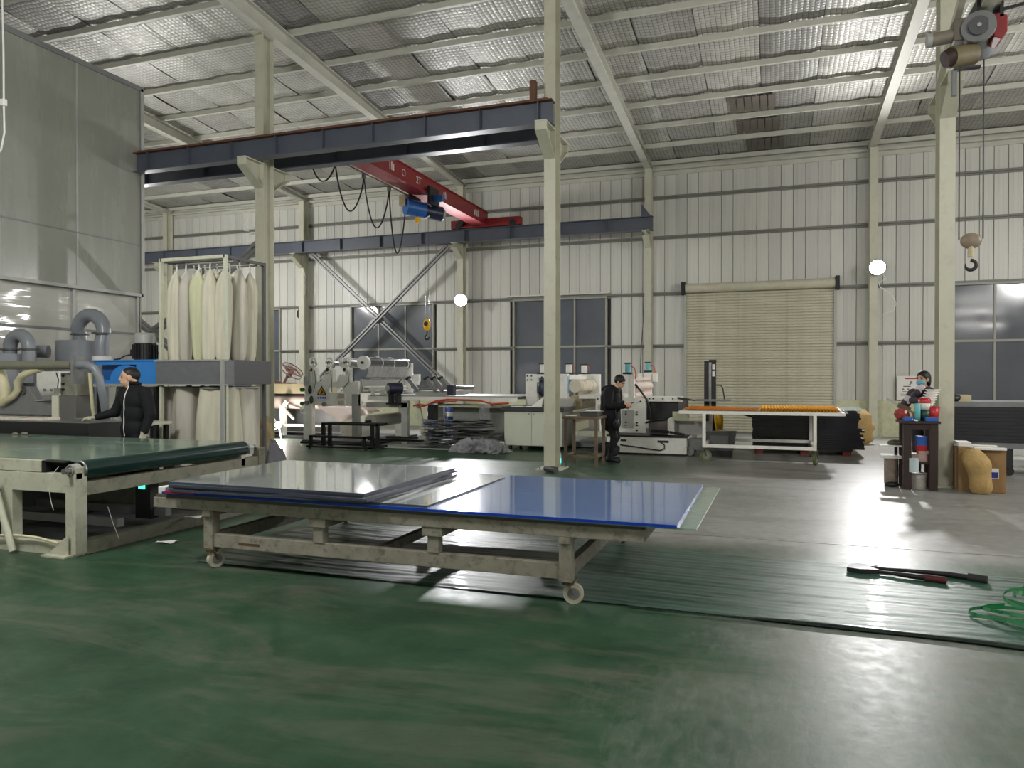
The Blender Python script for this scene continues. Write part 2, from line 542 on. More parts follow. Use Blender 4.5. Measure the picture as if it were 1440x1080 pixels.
# --- back wall: plinth, upright cladding panels, girts
WINS = [(-19.75, -16.72), (-13.73, -10.68), (-7.79, -4.86), (4.4, 7.4)]
DOOR = (-2.5, 1.62, 4.25)
Z_PL, Z_WIN, Z_TOP = 0.97, 4.02, 7.95
wb = put('wall_back', MB().box(X0, X1, YW + 0.14, YW + 0.2, 0, Z_TOP + 0.5), pm('wall_outer_skin', (90, 90, 86), 0.6), kind='structure',
         label='pale ribbed metal cladding wall along the back of the hall', cat='wall')
unit = MB().prism([(0, 0), (0.006, 0.02), (0.1, 0.02), (0.108, 0.024), (0.205, 0.024), (0.213, 0.02), (0.31, 0.02), (0.318, 0)], 'z', 0, 1)
unit.v = [(x, -y, z) for x, y, z in unit.v]
panel_me = [unit.mesh('wall_panel', M_PANEL), unit.mesh('wall_panel', M_PANEL2)]
px = X0
i = 0
while px < X1:
    pc = px + 0.16
    segs = [(Z_PL, Z_TOP)]
    for a, b in WINS:
        if a - 0.05 < pc < b + 0.05:
            segs = [(Z_WIN, Z_TOP)]
    if DOOR[0] - 0.1 < pc < DOOR[1] + 0.1:
        segs = [(DOOR[2], Z_TOP)]
    for a, b in segs:
        share('wall_panel', panel_me[random.random() < 0.2], wb, (px, YW, a), (1, 1, b - a))
    px += 0.325
    i += 1
for a, b in ((X0, DOOR[0]), (DOOR[1], X1)):
    put('plinth', MB().box(a, b, YW - 0.12, YW + 0.14, 0, Z_PL), M_PLINTH, wb)
for z, s in ((2.53, 0.05), (4.08, 0.05), (5.75, 0.05), (6.93, 0.05)):
    runs = [(X0, X1)]
    if z < 4:
        cuts = sorted(WINS + [(DOOR[0], DOOR[1])])
        runs, x = [], X0
        for a, b in cuts:
            runs.append((x, a))
            x = b
        runs.append((x, X1))
    for a, b in runs:
        put('girt', MB().box(a, b, YW - 0.13, YW - 0.04, z, z + s).box(a, b, YW - 0.06, YW - 0.04, z - 0.05, z), M_GIRT, wb)
put('eave_strut', MB().box(X0, X1, YW - 0.2, YW - 0.03, 7.72, 7.78).box(X0, X1, YW - 0.06, YW - 0.03, 7.6, 7.9).box(X0, X1, YW - 0.2, YW - 0.03, 7.9, 7.93), M_PURLIN, wb)

# --- windows
for n, (a, b) in enumerate(WINS, 1):
    lab = ['dark window half hidden by the column, far left of the back wall', 'dark window behind the crossed braces',
           'dark window behind the roller press and the middle column', 'dark window with lamp reflections at the right edge'][n - 1]
    w = put('window_%d' % n, MB().box(a - 0.06, b + 0.06, YW + 0.06, YW + 0.1, Z_PL - 0.03, Z_WIN + 0.06), pm('window_backing', (22, 24, 28), 0.7),
            kind='structure', label=lab, cat='window')
    fr = MB().box(a - 0.06, a, YW - 0.1, YW + 0.06, Z_PL, Z_WIN).box(b, b + 0.06, YW - 0.1, YW + 0.06, Z_PL, Z_WIN)
    fr.box(a - 0.06, b + 0.06, YW - 0.1, YW + 0.06, Z_WIN, Z_WIN + 0.06)
    put('window_frame', fr, M_FRAME, w)
    put('window_sill', MB().box(a - 0.1, b + 0.1, YW - 0.22, YW + 0.06, Z_PL - 0.01, Z_PL + 0.03), M_PLINTH, w)
    put('window_transom', MB().box(a, b, YW - 0.05, YW + 0.03, 2.53, 2.59), M_FRAME, w)
    c = (b - a) / 3
    for k in (1, 2):
        put('window_mullion', MB().box(a + c * k - 0.025, a + c * k + 0.025, YW - 0.04, YW + 0.03, Z_PL, Z_WIN), M_FRAME, w)
    for k in range(3):
        for z0, z1 in ((Z_PL + 0.03, 2.53), (2.59, Z_WIN)):
            put('window_pane', MB().box(a + c * k + 0.025, a + c * (k + 1) - 0.025, YW - 0.005, YW + 0.005, z0, z1), M_GLASS, w)
put('rain_hood', MB().box(-8.0, -4.7, YW - 0.3, YW - 0.1, 4.14, 4.18), M_PANEL, bpy.data.objects['window_3'])

# --- roller shutter door
d = put('door_1', MB().box(DOOR[0], DOOR[1], YW + 0.02, YW + 0.05, 0, DOOR[2]), pm('door_backing', (70, 68, 60), 0.7), kind='structure',
        label='beige closed roller shutter door in the back wall', cat='door')
slat = MB().prism([(0, 0), (-0.02, 0.012), (-0.026, 0.04), (-0.02, 0.068), (0, 0.08)], 'x', DOOR[0] + 0.06, DOOR[1] - 0.06).mesh('shutter_slat', M_SHUT)
for k in range(51):
    share('shutter_slat', slat, d, (0, YW - 0.06, 0.02 + k * 0.081))
for x in (DOOR[0], DOOR[1] - 0.07):
    put('guide_rail', MB().box(x, x + 0.07, YW - 0.14, YW + 0.02, 0, 4.15), M_LGREY, d)
put('shutter_roll', MB().cyl((DOOR[0] + 0.05, YW - 0.2, 4.2), (DOOR[1] - 0.05, YW - 0.2, 4.2), 0.13, n=20), M_SHUT, d)
put('roll_bracket', MB().box(DOOR[0] - 0.06, DOOR[0] + 0.04, YW - 0.36, YW - 0.02, 4.02, 4.38), M_RUBBER, d)
put('roll_bracket', MB().box(DOOR[1] - 0.04, DOOR[1] + 0.06, YW - 0.36, YW - 0.02, 4.02, 4.38), M_RUBBER, d)
for a_, b_ in ((DOOR[0] - 0.4, DOOR[0]), (DOOR[1], DOOR[1] + 0.4)):
    put('door_jamb', MB().box(a_, b_, YW - 0.012, YW + 0.1, 0, 4.3), M_PANEL, d)
put('threshold', MB().box(DOOR[0], DOOR[1], YW - 0.1, YW + 0.02, 0, 0.02), M_GREY, d)

# --- closing walls that the frame does not show, left wall behind the partition
put('wall_right', MB().box(X1, X1 + 0.1, YB, YW + 0.3, 0, 10), M_PANEL, kind='structure', label='plain cladding wall closing the hall on the right', cat='wall')
put('wall_front', MB().box(X0, X1, YB - 0.1, YB, 0, 10), M_PANEL, kind='structure', label='plain cladding wall behind the photographer', cat='wall')
put('wall_side', MB().box(X0 - 0.1, X0, YB, YW + 0.3, 0, 10), M_PANEL, kind='structure', label='cladding wall at the far left end of the hall', cat='wall')

# --- left partition of plastic sheet
PX = -12.62
wl = put('wall_left', MB().box(PX - 0.2, PX - 0.14, YB, 12.2, 0, 7.6), pm('partition_core', (120, 120, 112), 0.7), kind='structure',
         label='tall glossy grey sheet partition closing off the left side', cat='wall')
sy = 12.22
while sy > 0:
    b0 = sy - 1.53
    put('partition_panel', MB().box(PX - 0.03, PX, b0 + 0.006, sy - 0.006, 4.385, 7.64), M_PART, wl)
    put('partition_panel', MB().box(PX - 0.03, PX, b0 + 0.006, sy - 0.006, 3.34, 4.375), M_PART, wl)
    put('partition_panel', MB().box(PX - 0.13, PX - 0.11, b0 + 0.006, sy - 0.006, 2.525, 3.4), M_PARTL, wl)
    put('partition_panel', MB().box(PX - 0.13, PX - 0.11, b0 + 0.006, sy - 0.006, 0.02, 2.515), M_PARTL, wl)
    put('partition_post', MB().box(PX - 0.11, PX - 0.05, sy - 0.06, sy, 0, 3.34), M_LGREY, wl)
    put('seam_strip', MB().box(PX, PX + 0.008, sy - 0.02, sy + 0.02, 3.34, 7.64), M_LGREY, wl)
    sy = b0
put('partition_rail', MB().box(PX - 0.11, PX + 0.03, 0, 12.24, 3.3, 3.36), M_LGREY, wl)
put('partition_rail', MB().box(PX - 0.02, PX + 0.01, 0, 12.24, 4.37, 4.395), M_GREY, wl)
put('partition_rail', MB().box(PX - 0.12, PX - 0.09, 0, 12.24, 2.5, 2.54), M_GREY, wl)
put('top_channel', MB().box(PX - 0.08, PX + 0.03, 0, 12.26, 7.62, 7.72), M_GREY, wl)
put('edge_profile', MB().box(PX - 0.1, PX + 0.03, 12.2, 12.28, 3.3, 7.68), M_LGREY, wl)
put('partition_return', MB().box(X0, PX - 0.05, 12.2, 12.26, 0, 7.6), M_PART, wl)

# --- roof: deck, foil strips, purlins, rafters
SL, RZ = 0.089, 8.0
def roof_z(y):
    return RZ + SL * (YW - y) if y > 2 else RZ + SL * (YW - 2) - SL * (2 - y)
deck = MB().add([(X0, YW + 0.3, roof_z(YW + .3) + .1), (X1, YW + 0.3, roof_z(YW + .3) + .1), (X1, 2, roof_z(2) + .1), (X0, 2, roof_z(2) + .1),
                 (X1, YB, roof_z(YB) + .1), (X0, YB, roof_z(YB) + .1)], [(0, 1, 2, 3), (3, 2, 4, 5)])
ce = put('ceiling', deck, M_FOIL[1], kind='structure', label='low pitched roof lined with quilted foil over wire mesh', cat='ceiling')
PUR = [YW - 0.25 - 1.3 * k for k in range(12)]
def strip_mesh(seed, mat):
    rnd = random.Random(seed)
    ph = [rnd.uniform(0, 6) for _ in range(4)]
    def fn(u, v):
        x = u * 1.19
        y = YW + 0.12 - v * 14.6
        t = ((YW - 0.25 - y) / 1.3) % 1.0
        sag = 0.022 * math.sin(PI * t) + 0.012 * math.sin(9 * x + ph[0] + y) + 0.01 * math.sin(3.1 * y + ph[1])
        edge = 0.012 * (1 - (2 * u - 1) ** 8)
        return (x, y, roof_z(y) - sag - edge)
    return MB().grid(6, 90, fn).mesh('insulation_strip', mat)
strips = [strip_mesh(1, M_FOIL[0]), strip_mesh(2, M_FOIL[0]), strip_mesh(3, M_FOIL[1]), strip_mesh(4, M_FOIL[2])]
x = X0
k = 0
order = [0, 1, 2, 0, 1, 0, 3, 1, 0, 2, 1, 0, 0, 3, 1, 2, 0, 1, 0, 2, 1, 3, 0, 1, 2, 0, 1, 0, 2, 1, 0, 1, 0]
while x < X1:
    share('insulation_strip', strips[order[k % len(order)]], ce, (x, 0, 0))
    x += 1.2
    k += 1
# two torn fields where the bare ribbed roof sheet shows
for y0, y1, xa, xb in ((21.0, 21.95, -0.75, 0.25), (19.7, 20.7, -0.95, 0.12), (18.4, 19.4, -1.05, 0.02)):
    m = MB()
    n = 6
    for j in range(n):
        a = xa + (xb - xa) * j / n
        m.box(a + 0.01, a + (xb - xa) / n - 0.02, y0, y1, roof_z((y0 + y1) / 2) - 0.115, roof_z((y0 + y1) / 2) - 0.10)
    put('bare_roof_sheet', m, pm('bare_roof', (92, 84, 76), 0.5, var=0.3, scale=6), ce)
pur = MB().prism([(-0.03, 0.0), (0.04, 0.0), (0.04, 0.012), (-0.018, 0.012), (-0.018, 0.15), (0.04, 0.15), (0.04, 0.162), (-0.03, 0.162)], 'x', X0, X1).mesh('purlin', M_PURLIN)
for y in PUR:
    share('purlin', pur, ce, (0, y, roof_z(y) - 0.155), (1, 1, 0.72))
for cx in WCOLX + [8.5]:
    def rz(y, o):
        return roof_z(y) - 0.155 + o
    dw, dm = -0.1, -0.34          # the rafter is shallow at the eave and deepens towards the middle columns
    def web_prof(top, bot):
        return [(YW, rz(YW, top)), (12.0, rz(12.0, top)), (2, rz(2, top))] + [(2, rz(2, bot(2))), (12.0, rz(12.0, bot(12))), (YW, rz(YW, bot(YW)))]
    dep = lambda y: dm if y <= 12 else dm + (dw - dm) * (y - 12) / (YW - 12)
    m = MB()
    m.prism(web_prof(0.0, lambda y: -0.02), 'x', cx - 0.13, cx + 0.07)
    m.prism(web_prof(-0.02, dep), 'x', cx - 0.036, cx - 0.024)
    m.prism([(YW, rz(YW, dep(YW))), (12.0, rz(12.0, dep(12))), (2, rz(2, dep(2))), (2, rz(2, dep(2) - 0.02)), (12.0, rz(12.0, dep(12) - 0.02)), (YW, rz(YW, dep(YW) - 0.02))], 'x', cx - 0.13, cx + 0.07)
    put('rafter', m, M_PURLIN, ce)

# --- columns
def hcol(x, y, z1, fw, dp):
    web = MB().box(x - 0.006, x + 0.006, y - dp / 2, y + dp / 2, 0.02, z1)
    f1 = MB().box(x - fw / 2, x + fw / 2, y - dp / 2 - 0.014, y - dp / 2, 0.02, z1)
    f2 = MB().box(x - fw / 2, x + fw / 2, y + dp / 2, y + dp / 2 + 0.014, 0.02, z1)
    return web, f1, f2
MID_LAB = ['cream steel column beside the dark stand on the right', 'cream steel column in the middle of the hall',
           'cream steel column behind the filter bag rack', 'cream steel column hidden behind the left partition']
for k, x in enumerate(COLX[:3]):
    c = thing('column', MID_LAB[k], 'column', (x, YM, 0), 'columns of the middle row', 'structure')
    w, a, b = hcol(x, YM, roof_z(YM) - 0.48, 0.2, 0.3)
    put('web', w, M_CREAM, c)
    put('flange', a, M_CREAM, c)
    put('flange', b, M_CREAM, c)
    put('base_plate', MB().box(x - 0.22, x + 0.22, YM - 0.28, YM + 0.28, 0, 0.025), M_CREAM, c)
    put('head_plate', MB().box(x - 0.12, x + 0.12, YM - 0.3, YM + 0.3, roof_z(YM) - 0.5, roof_z(YM) - 0.47), M_CREAM, c)
    for s in (-1, 1):
        y0 = YM + s * 0.16
        poly = [(y0, 5.35), (y0 + s * 0.52, 5.68), (y0 + s * 0.52, 5.82), (y0, 5.82)]
        m = MB().prism(poly, 'x', x - 0.008, x + 0.008)
        m.bar((x, y0, 5.35), (x, y0 + s * 0.53, 5.685), 0.2, 0.014, (1, 0, 0) if False else (0, 0, 1))
        m.box(x - 0.1, x + 0.1, min(y0, y0 + s * 0.54), max(y0, y0 + s * 0.54), 5.82, 5.84)
        m.box(x - 0.1, x + 0.1, min(y0 + s * 0.5, y0 + s * 0.53), max(y0 + s * 0.5, y0 + s * 0.53), 5.68, 5.82)
        put('corbel', m, M_CREAM, c)
    for s in (-1, 1):
        for t in (-1, 1):
            put('anchor_bolt', MB().cyl((x + s * 0.16, YM + t * 0.22, 0.02), (x + s * 0.16, YM + t * 0.22, 0.08), 0.015, n=8), M_GREY, c)
WLAB = ['wall column carrying the floodlight right of the shutter', 'wall column between the window and the roller shutter',
        'wall column carrying the floodlight left of the middle window', 'wall column left of the window with crossed braces',
        'wall column at the far left behind the partition edge']
for k, x in enumerate(WCOLX):
    c = thing('column', WLAB[k], 'column', (x, YW - 0.34, 0), 'columns along the back wall', 'structure')
    w, a, b = hcol(x, YW - 0.34, 7.74, 0.2, 0.26)
    put('web', w, M_CREAM, c)
    put('flange', a, M_CREAM, c)
    put('flange', b, M_CREAM, c)
    put('base_plate', MB().box(x - 0.18, x + 0.18, YW - 0.58, YW - 0.14, 0, 0.02), M_CREAM, c)
    if k > 0:
        y0 = YW - 0.48
        m = MB().prism([(y0, 5.4), (y0 - 0.5, 5.68), (y0 - 0.5, 5.82), (y0, 5.82)], 'x', x - 0.008, x + 0.008)
        m.bar((x, y0, 5.4), (x, y0 - 0.5, 5.685), 0.18, 0.014)
        m.box(x - 0.1, x + 0.1, y0 - 0.52, y0, 5.82, 5.84)
        put('corbel', m, M_CREAM, c)

for o_, pts_, r_, m_, n_ in ((bpy.data.objects['column.004'], [(-3.62, 21.9, 4.0), (-3.64, 21.9, 3.2), (-3.7, 21.9, 2.4), (-3.72, 21.9, 1.6), (-3.7, 21.88, 1.25)], 0.012, M_DARK, 'drop_cable'),
                           (bpy.data.objects['column.006'], [(-15.36, 21.9, 5.3), (-15.3, 21.88, 5.1), (-15.36, 21.9, 4.9), (-15.3, 21.88, 4.7), (-15.36, 21.9, 4.4), (-15.36, 21.9, 1.5)], 0.014, M_LGREY, 'conduit')):
    put(n_, MB().tube(pts_, r_, 8), m_, o_)
put('lamp_arm', MB().box(-10.1, -9.74, YM - 0.03, YM + 0.03, 4.58, 4.63).box(-10.12, -10.06, YM - 0.05, YM + 0.05, 4.56, 4.7).box(-9.95, -9.74, YM - 0.06, YM - 0.02, 4.48, 4.52), M_PAPER, bpy.data.objects['column.002'])

# --- crane runway beams
def runway(label, x0, x1, y, stiff, rail, stops, zt=6.24):
    r = thing('crane_runway_beam', label, 'beam', (x0, y, 5.84), 'crane runway beams')
    w, t, b = ibeam_x(x0, x1, y, 5.84, zt, 0.22)
    put('web', w, M_NAVY, r)
    put('flange', t, M_RUST if rail else M_NAVY, r)
    put('flange', b, M_NAVY, r)
    x = x0 + 0.35
    me = MB().box(-0.006, 0.006, -0.1, 0.1, 5.862, zt - 0.022).mesh('stiffener', M_NAVY)
    while x < x1:
        share('stiffener', me, r, (x, y, 0))
        x += stiff
    if rail:
        put('rail', MB().box(x0 + 0.05, x1 - 0.1, y - 0.03, y + 0.03, zt, zt + 0.05).box(x0 + 0.05, x1 - 0.1, y - 0.05, y + 0.05, zt, zt + 0.012), M_RUST, r)
    for sx in stops:
        put('end_stop', MB().box(sx - 0.05, sx + 0.05, y - 0.06, y + 0.06, zt, zt + 0.36), M_RUST if rail else M_NAVY, r)
    return r
runway('dark steel crane beam with brown rail on the near side of the columns', -12.5, -3.5, YM - 0.42, 1.05, True, [-3.85])
runway('dark steel crane beam on the far side of the middle columns', -13.4, -3.72, YM + 0.42, 1.6, False, [])
rb = runway('dark steel crane beam along the back wall under the red end truck', -23.0, -3.3, YW - 0.85, 1.5, False, [])
put('end_stop', MB().prism([(-3.62, 6.24), (-3.34, 6.24), (-3.62, 6.6)], 'y', YW - 0.95, YW - 0.75), M_NAVY, rb)

# --- braces
def brace(label, a, b, off):
    t = thing('cross_brace', label, 'brace', a, 'diagonal braces')
    a, b = Vector(a), Vector(b)
    n = (b - a).normalized().cross(Vector((0, 1, 0)))
    put('angle_bar', MB().bar(a + n * 0.05, b + n * 0.05, 0.09, 0.05, n), M_BRACE, t)
    put('angle_bar', MB().bar(a - n * 0.05, b - n * 0.05, 0.09, 0.05, n), M_BRACE, t)
    for q in (0.03, 0.5, 0.97):
        p = a.lerp(b, q)
        put('batten_plate', MB().bar(p - n * 0.13, p + n * 0.13, 0.012, 0.22, (b - a).normalized()), M_BRACE, t)
brace('brace running down right past the window beside the yellow hook', (-15.2, YW - 0.5, 6.0), (-9.6, YW - 0.5, 1.05), 0)
brace('brace running down left in front of the crossed brace window', (-9.85, YW - 0.62, 5.8), (-15.3, YW - 0.62, 1.0), 0)
brace('brace running down right behind the filter bags', (-15.2, YM - 0.02, 4.35), (-9.75, YM - 0.02, 0.7), 0)
brace('brace rising right to the column behind the filter bags', (-15.2, YM + 0.1, 0.9), (-9.75, YM + 0.1, 4.35), 0)

# --- wall things
g = put('vent_opening', MB().cyl((-15.72, YW - 0.16, 3.85), (-15.72, YW - 0.1, 3.85), 0.19, n=24), M_DARK, label='round black vent opening high on the back wall', cat='vent', origin=(-15.72, YW - 0.1, 3.85))
put('rim', MB().torus((-15.72, YW - 0.16, 3.85), 0.19, 0.012, 'y'), M_RUBBER, g)
s = thing('wall_sign', 'white notice board with red title on the wall behind the masked person', 'sign', (3.45, YW - 0.14, 1.02))
put('board', MB().box(3.11, 3.82, YW - 0.16, YW - 0.14, 1.0, 1.64), M_PAPER, s)
yy = YW - 0.163
put('title', MB().box(3.3, 3.66, yy, yy + 0.003, 1.555, 1.59), M_REDP, s)
put('emblem', MB().box(3.42, 3.48, yy, yy + 0.003, 1.43, 1.5).box(3.4, 3.44, yy, yy + 0.003, 1.4, 1.43), M_GREY, s)
put('text_line', MB().box(3.26, 3.44, yy, yy + 0.003, 1.35, 1.37), M_DARK, s)
for q in range(3):
    put('pictogram', MB().prism([(3.22 + q * 0.12, 1.26), (3.30 + q * 0.12, 1.26), (3.26 + q * 0.12, 1.32)], 'y', yy, yy + 0.003), M_GREY, s)
for z, a, b in ((1.215, 3.24, 3.5), (1.17, 3.2, 3.74), (1.14, 3.2, 3.7), (1.11, 3.2, 3.72), (1.05, 3.36, 3.5)):
    put('text_line', MB().box(a, b, yy, yy + 0.003, z, z + 0.014), M_LGREY if z < 1.2 else M_REDP, s)

# --- floodlights: two on the back wall, hall globes by the photographer, unseen fill globes added
def flood(label, loc, aim, energy, color, r=0.19, angle=2.9, group='floodlights on the back wall'):
    t = thing('floodlight', label, 'lamp', loc, group)
    L, A = Vector(loc), Vector(aim)
    d = (A - L).normalized()
    put('housing', MB().cyl(L - d * 0.12, L, r * 0.7, r * 1.12, n=20), M_DARK, t)
    put('lens', MB().cyl(L + d * 0.002, L + d * 0.012, r, n=24), M_LAMPFACE, t)
    put('bracket', MB().box(L.x - r * 1.2, L.x - r * 1.12, L.y, L.y + 0.16, L.z - 0.02, L.z + 0.02).box(L.x + r * 1.12, L.x + r * 1.2, L.y, L.y + 0.16, L.z - 0.02, L.z + 0.02).box(L.x - r * 1.2, L.x + r * 1.2, L.y + 0.14, L.y + 0.17, L.z - 0.02, L.z + 0.02), M_GREY, t)
    lamp('flood_light', 'SPOT', L + d * 0.05, A, energy, color, r, angle, 0.5)
    return t
fr_ = flood('bright floodlight on the wall column right of the shutter', (2.56, 21.7, 4.5), (1.2, 8.0, 1.5), FLOOD_R, (1.0, 0.99, 0.98))
cb = [(2.66, 21.85, 4.4), (2.8, 21.9, 4.22), (2.62, 21.92, 4.12), (2.66, 21.93, 4.0), (2.95, 21.95, 3.8), (3.05, 21.95, 3.55), (2.98, 21.95, 3.36), (2.72, 21.95, 3.27)]
put('cable', MB().tube(cb, 0.012, 8), M_PAPER, fr_)
flood('bright floodlight on the wall column left of the middle window', (-9.38, 21.7, 4.05), (-3.0, 8.0, 1.5), FLOOD_L, (0.98, 0.99, 1.0))
def globe(label, loc, energy, color, r=0.6):
    t = thing('globe_lamp', label, 'lamp', loc, 'hall globe lamps out of view')
    x, y, z = loc
    put('shade', MB().lathe((x, y, z), [(0.05, 0.42), (0.12, 0.4), (0.56, 0.24), (0.57, 0.24), (0.12, 0.42), (0.05, 0.44)], 20), M_LGREY, t)
    put('globe', MB().ell((x, y, z), (0.5, 0.5, 0.22)), M_GLOBE, t)
    put('suspension', MB().cyl((x, y, z + 0.42), (x, y, roof_z(y) - 0.2), 0.012, n=8), M_DARK, t)
    lamp('globe_light', 'POINT', loc, (x, y, 0), energy, color, r)
M_GLOBE = emit('lamp_globe', (255, 250, 238), 12)
globe('globe lamp above the photographer on the left', (-6.5, 2.2, 5.6), HALL, (1.0, 0.99, 0.965))
globe('globe lamp above the photographer on the right', (4.5, 2.0, 5.8), HALL * 0.6, (1.0, 0.99, 0.965))
globe('unseen fill globe added behind the partition to brighten the back bay', (-17.0, 15.6, 5.2), FILL_L, (1.0, 0.99, 0.965))  # this globe and the next are added fill for the back wall
globe('unseen fill globe added beyond the right edge to brighten the back bay', (9.2, 10.4, 5.6), FILL_R, (1.0, 0.99, 0.965))
for q, z in enumerate((5.9, 5.2, 4.4)):
    t = thing('led_batten', 'LED tube batten %s behind the photographer on the right' % ('uppermost', 'middle', 'lowest')[q], 'lamp', (10.4, -1.5, z), 'LED battens behind the photographer')
    put('batten_body', MB().box(9.2, 11.6, -1.56, -1.5, z - 0.04, z + 0.04), M_WHITE, t)
    put('tube', MB().cyl((9.25, -1.4, z), (11.55, -1.4, z), 0.07, n=12), M_TUBE, t)
# ------------------------------------------------------------------ trolley with plastic sheets
def caster(root, x, y, r=0.07, yaw=0.0, zt=0.17, wheel=None):
    wheel = wheel or M_WHEEL
    cs, sn = math.cos(yaw), math.sin(yaw)
    cx, cy = x + 0.035 * cs, y + 0.035 * sn
    ax = Vector((-sn, cs, 0))
    c = Vector((cx, cy, r))
    w = put('wheel', MB().cyl(c - ax * 0.02, c + ax * 0.02, r, n=22).cyl(c - ax * 0.024, c + ax * 0.024, r * 0.72, n=22), wheel, root)
    put('wheel_hub', MB().cyl(c - ax * 0.03, c + ax * 0.03, r * 0.3, n=12).cyl(c - ax * 0.0255, c + ax * 0.0255, r * 0.6, n=16), M_GREY, w)
    f = MB()
    for s in (-1, 1):
        p = c + ax * (s * 0.034)
        f.bar(p, Vector((x, y, zt - 0.02)) + ax * (s * 0.034), 0.006, 0.045, ax)
    f.cyl((x, y, zt - 0.035), (x, y, zt - 0.01), 0.045, n=14)
    f.box(x - 0.055, x + 0.055, y - 0.05, y + 0.05, zt - 0.012, zt)
    put('caster_fork', f, M_RSTEEL, root)
M_WHEEL = pm('caster_wheel', (196, 190, 170), 0.55, var=0.12, scale=9, dirt=(110, 100, 80))

d = thing('sheet_trolley', 'worn grey flatbed trolley on casters under the blue sheet', 'trolley', (-2.9, 6.0, 0))
def rail(n, *b):
    put(n, MB().box(*b), M_DOLLY, d, bevel=0.004)
ya, yb = 4.93, 6.87
rail('deck_rail', -4.97, -0.81, ya, ya + 0.06, 0.49, 0.575)
rail('deck_rail', -4.97, -0.81, yb - 0.06, yb, 0.49, 0.575)
rail('deck_end_rail', -4.97, -4.91, ya + 0.06, yb - 0.06, 0.49, 0.575)
rail('deck_end_rail', -0.87, -0.81, ya + 0.06, yb - 0.06, 0.49, 0.575)
for x in (-3.36, -2.37):
    rail('cross_channel', x - 0.08, x + 0.08, ya + 0.01, yb - 0.01, 0.42, 0.49)
    for y in (5.0, 7.06):
        rail('short_post', x - 0.045, x + 0.045, y - 0.04, y + 0.04, 0.295, 0.43)
put('deck_board', MB().box(-4.95, -0.83, ya + 0.01, yb - 0.01, 0.575, 0.6), pm('deck_board', (84, 80, 72), 0.7, var=0.2), d)
for y in (5.0, 7.06):
    rail('lower_rail', -4.46, -1.31, y - 0.03, y + 0.03, 0.185, 0.295)
    for x in (-4.42, -1.36):
        rail('leg', x - 0.045, x + 0.045, y - 0.045, y + 0.045, 0.17, 0.49)
for x in (-4.42, -1.36):
    rail('lower_cross_rail', x - 0.03, x + 0.03, 5.03, 7.03, 0.185, 0.295)
rail('lower_cross_rail', -2.93, -2.87, 5.03, 7.03, 0.2, 0.27)
rail('deck_cross_beam', -4.46, -4.38, ya, 7.1, 0.44, 0.49)
rail('deck_cross_beam', -1.40, -1.32, ya, 7.1, 0.44, 0.49)
for x, y, a in ((-4.42, 5.0, 1.2), (-1.36, 5.05, 0.25), (-1.36, 7.06, 2.0), (-4.42, 7.06, 1.8)):
    caster(d, x, y, 0.072, a)
put('weld_strip', MB().box(-4.12, -3.92, 4.965, 4.97, 0.225, 0.24), M_RUST, d)

def sheet(name, label, corners, z0, z1, mat, group, edge=None):
    """a plastic sheet given by its four corners, top face in one material and cut edges in another"""
    m = MB()
    n = len(corners)
    vs = [(x, y, z0) for x, y in corners] + [(x, y, z1) for x, y in corners]
    m.add(vs, [(4, 5, 6, 7), (3, 2, 1, 0), (0, 1, 5, 4), (1, 2, 6, 5), (2, 3, 7, 6), (3, 0, 4, 7)])
    cx = sum(c[0] for c in corners) / 4
    cy = sum(c[1] for c in corners) / 4
    o = put(name, m, [mat, edge or mat], label=label, cat='sheet', group=group, origin=(cx, cy, z0))
    for p in o.data.polygons:
        p.material_index = 0 if abs(p.normal.z) > 0.5 else 1
    return o
G = 'plastic sheets on the trolley'
M_BLUEEDGE = pm('blue_sheet_edge', (20, 60, 170), 0.2, var=0.1)
sheet('clear_sheet', 'clear greenish plastic sheet sticking out under the blue sheet', [(-4.8, 4.95), (-0.47, 4.9), (-0.45, 6.82), (-4.8, 6.84)], 0.6, 0.611, M_CLEAR, G)
sheet('blue_sheet', 'long blue film covered plastic sheet on the trolley', [(-4.85, 4.9), (-0.59, 4.88), (-0.6, 6.84), (-4.86, 6.86)], 0.612, 0.632, M_BLUESHEET, G, M_BLUEEDGE)
sheet('grey_sheet', 'wide grey plastic sheet directly on the blue sheet', [(-4.72, 4.93), (-2.4, 4.93), (-2.4, 6.6), (-4.72, 6.6)], 0.633, 0.648, M_GREYSHEET, G, M_SHEETEDGE)
names = ['lowest', 'second lowest', 'second highest', 'topmost']
for k in range(4):
    j = [0.02, -0.03, 0.025, 0][k]
    sheet('grey_sheet', '%s of four grey plastic sheets piled at the left of the trolley' % names[k],
          [(-4.72 + j, 4.84 - j), (-2.86 - j, 4.82 + j * 0.6), (-2.87 + j, 6.5), (-4.8 - j, 6.52 + j)], 0.65 + k * 0.02, 0.669 + k * 0.02, M_GREYSHEET, G, M_SHEETEDGE)
put('red_strip', MB().obox((-4.62, 4.86, 0.641), (0.3, 0.03, 0.016), 0.03), M_REDP, label='short red plastic strip at the left end of the blue sheet', cat='strip', origin=(-4.62, 4.86, 0.633))
put('foam_block', MB().box(-4.95, -4.87, 4.96, 5.16, 0.6, 0.66), M_PAPER, label='small white foam block at the left corner of the trolley', cat='block', origin=(-4.91, 5.06, 0.6), bevel=0.006)
put('olive_board', MB().box(-4.98, -4.74, 5.3, 5.9, 0.634, 0.65), pm('olive_board', (120, 124, 84), 0.6), label='olive board end sticking out left of the sheet pile', cat='board', origin=(-4.86, 5.6, 0.634))

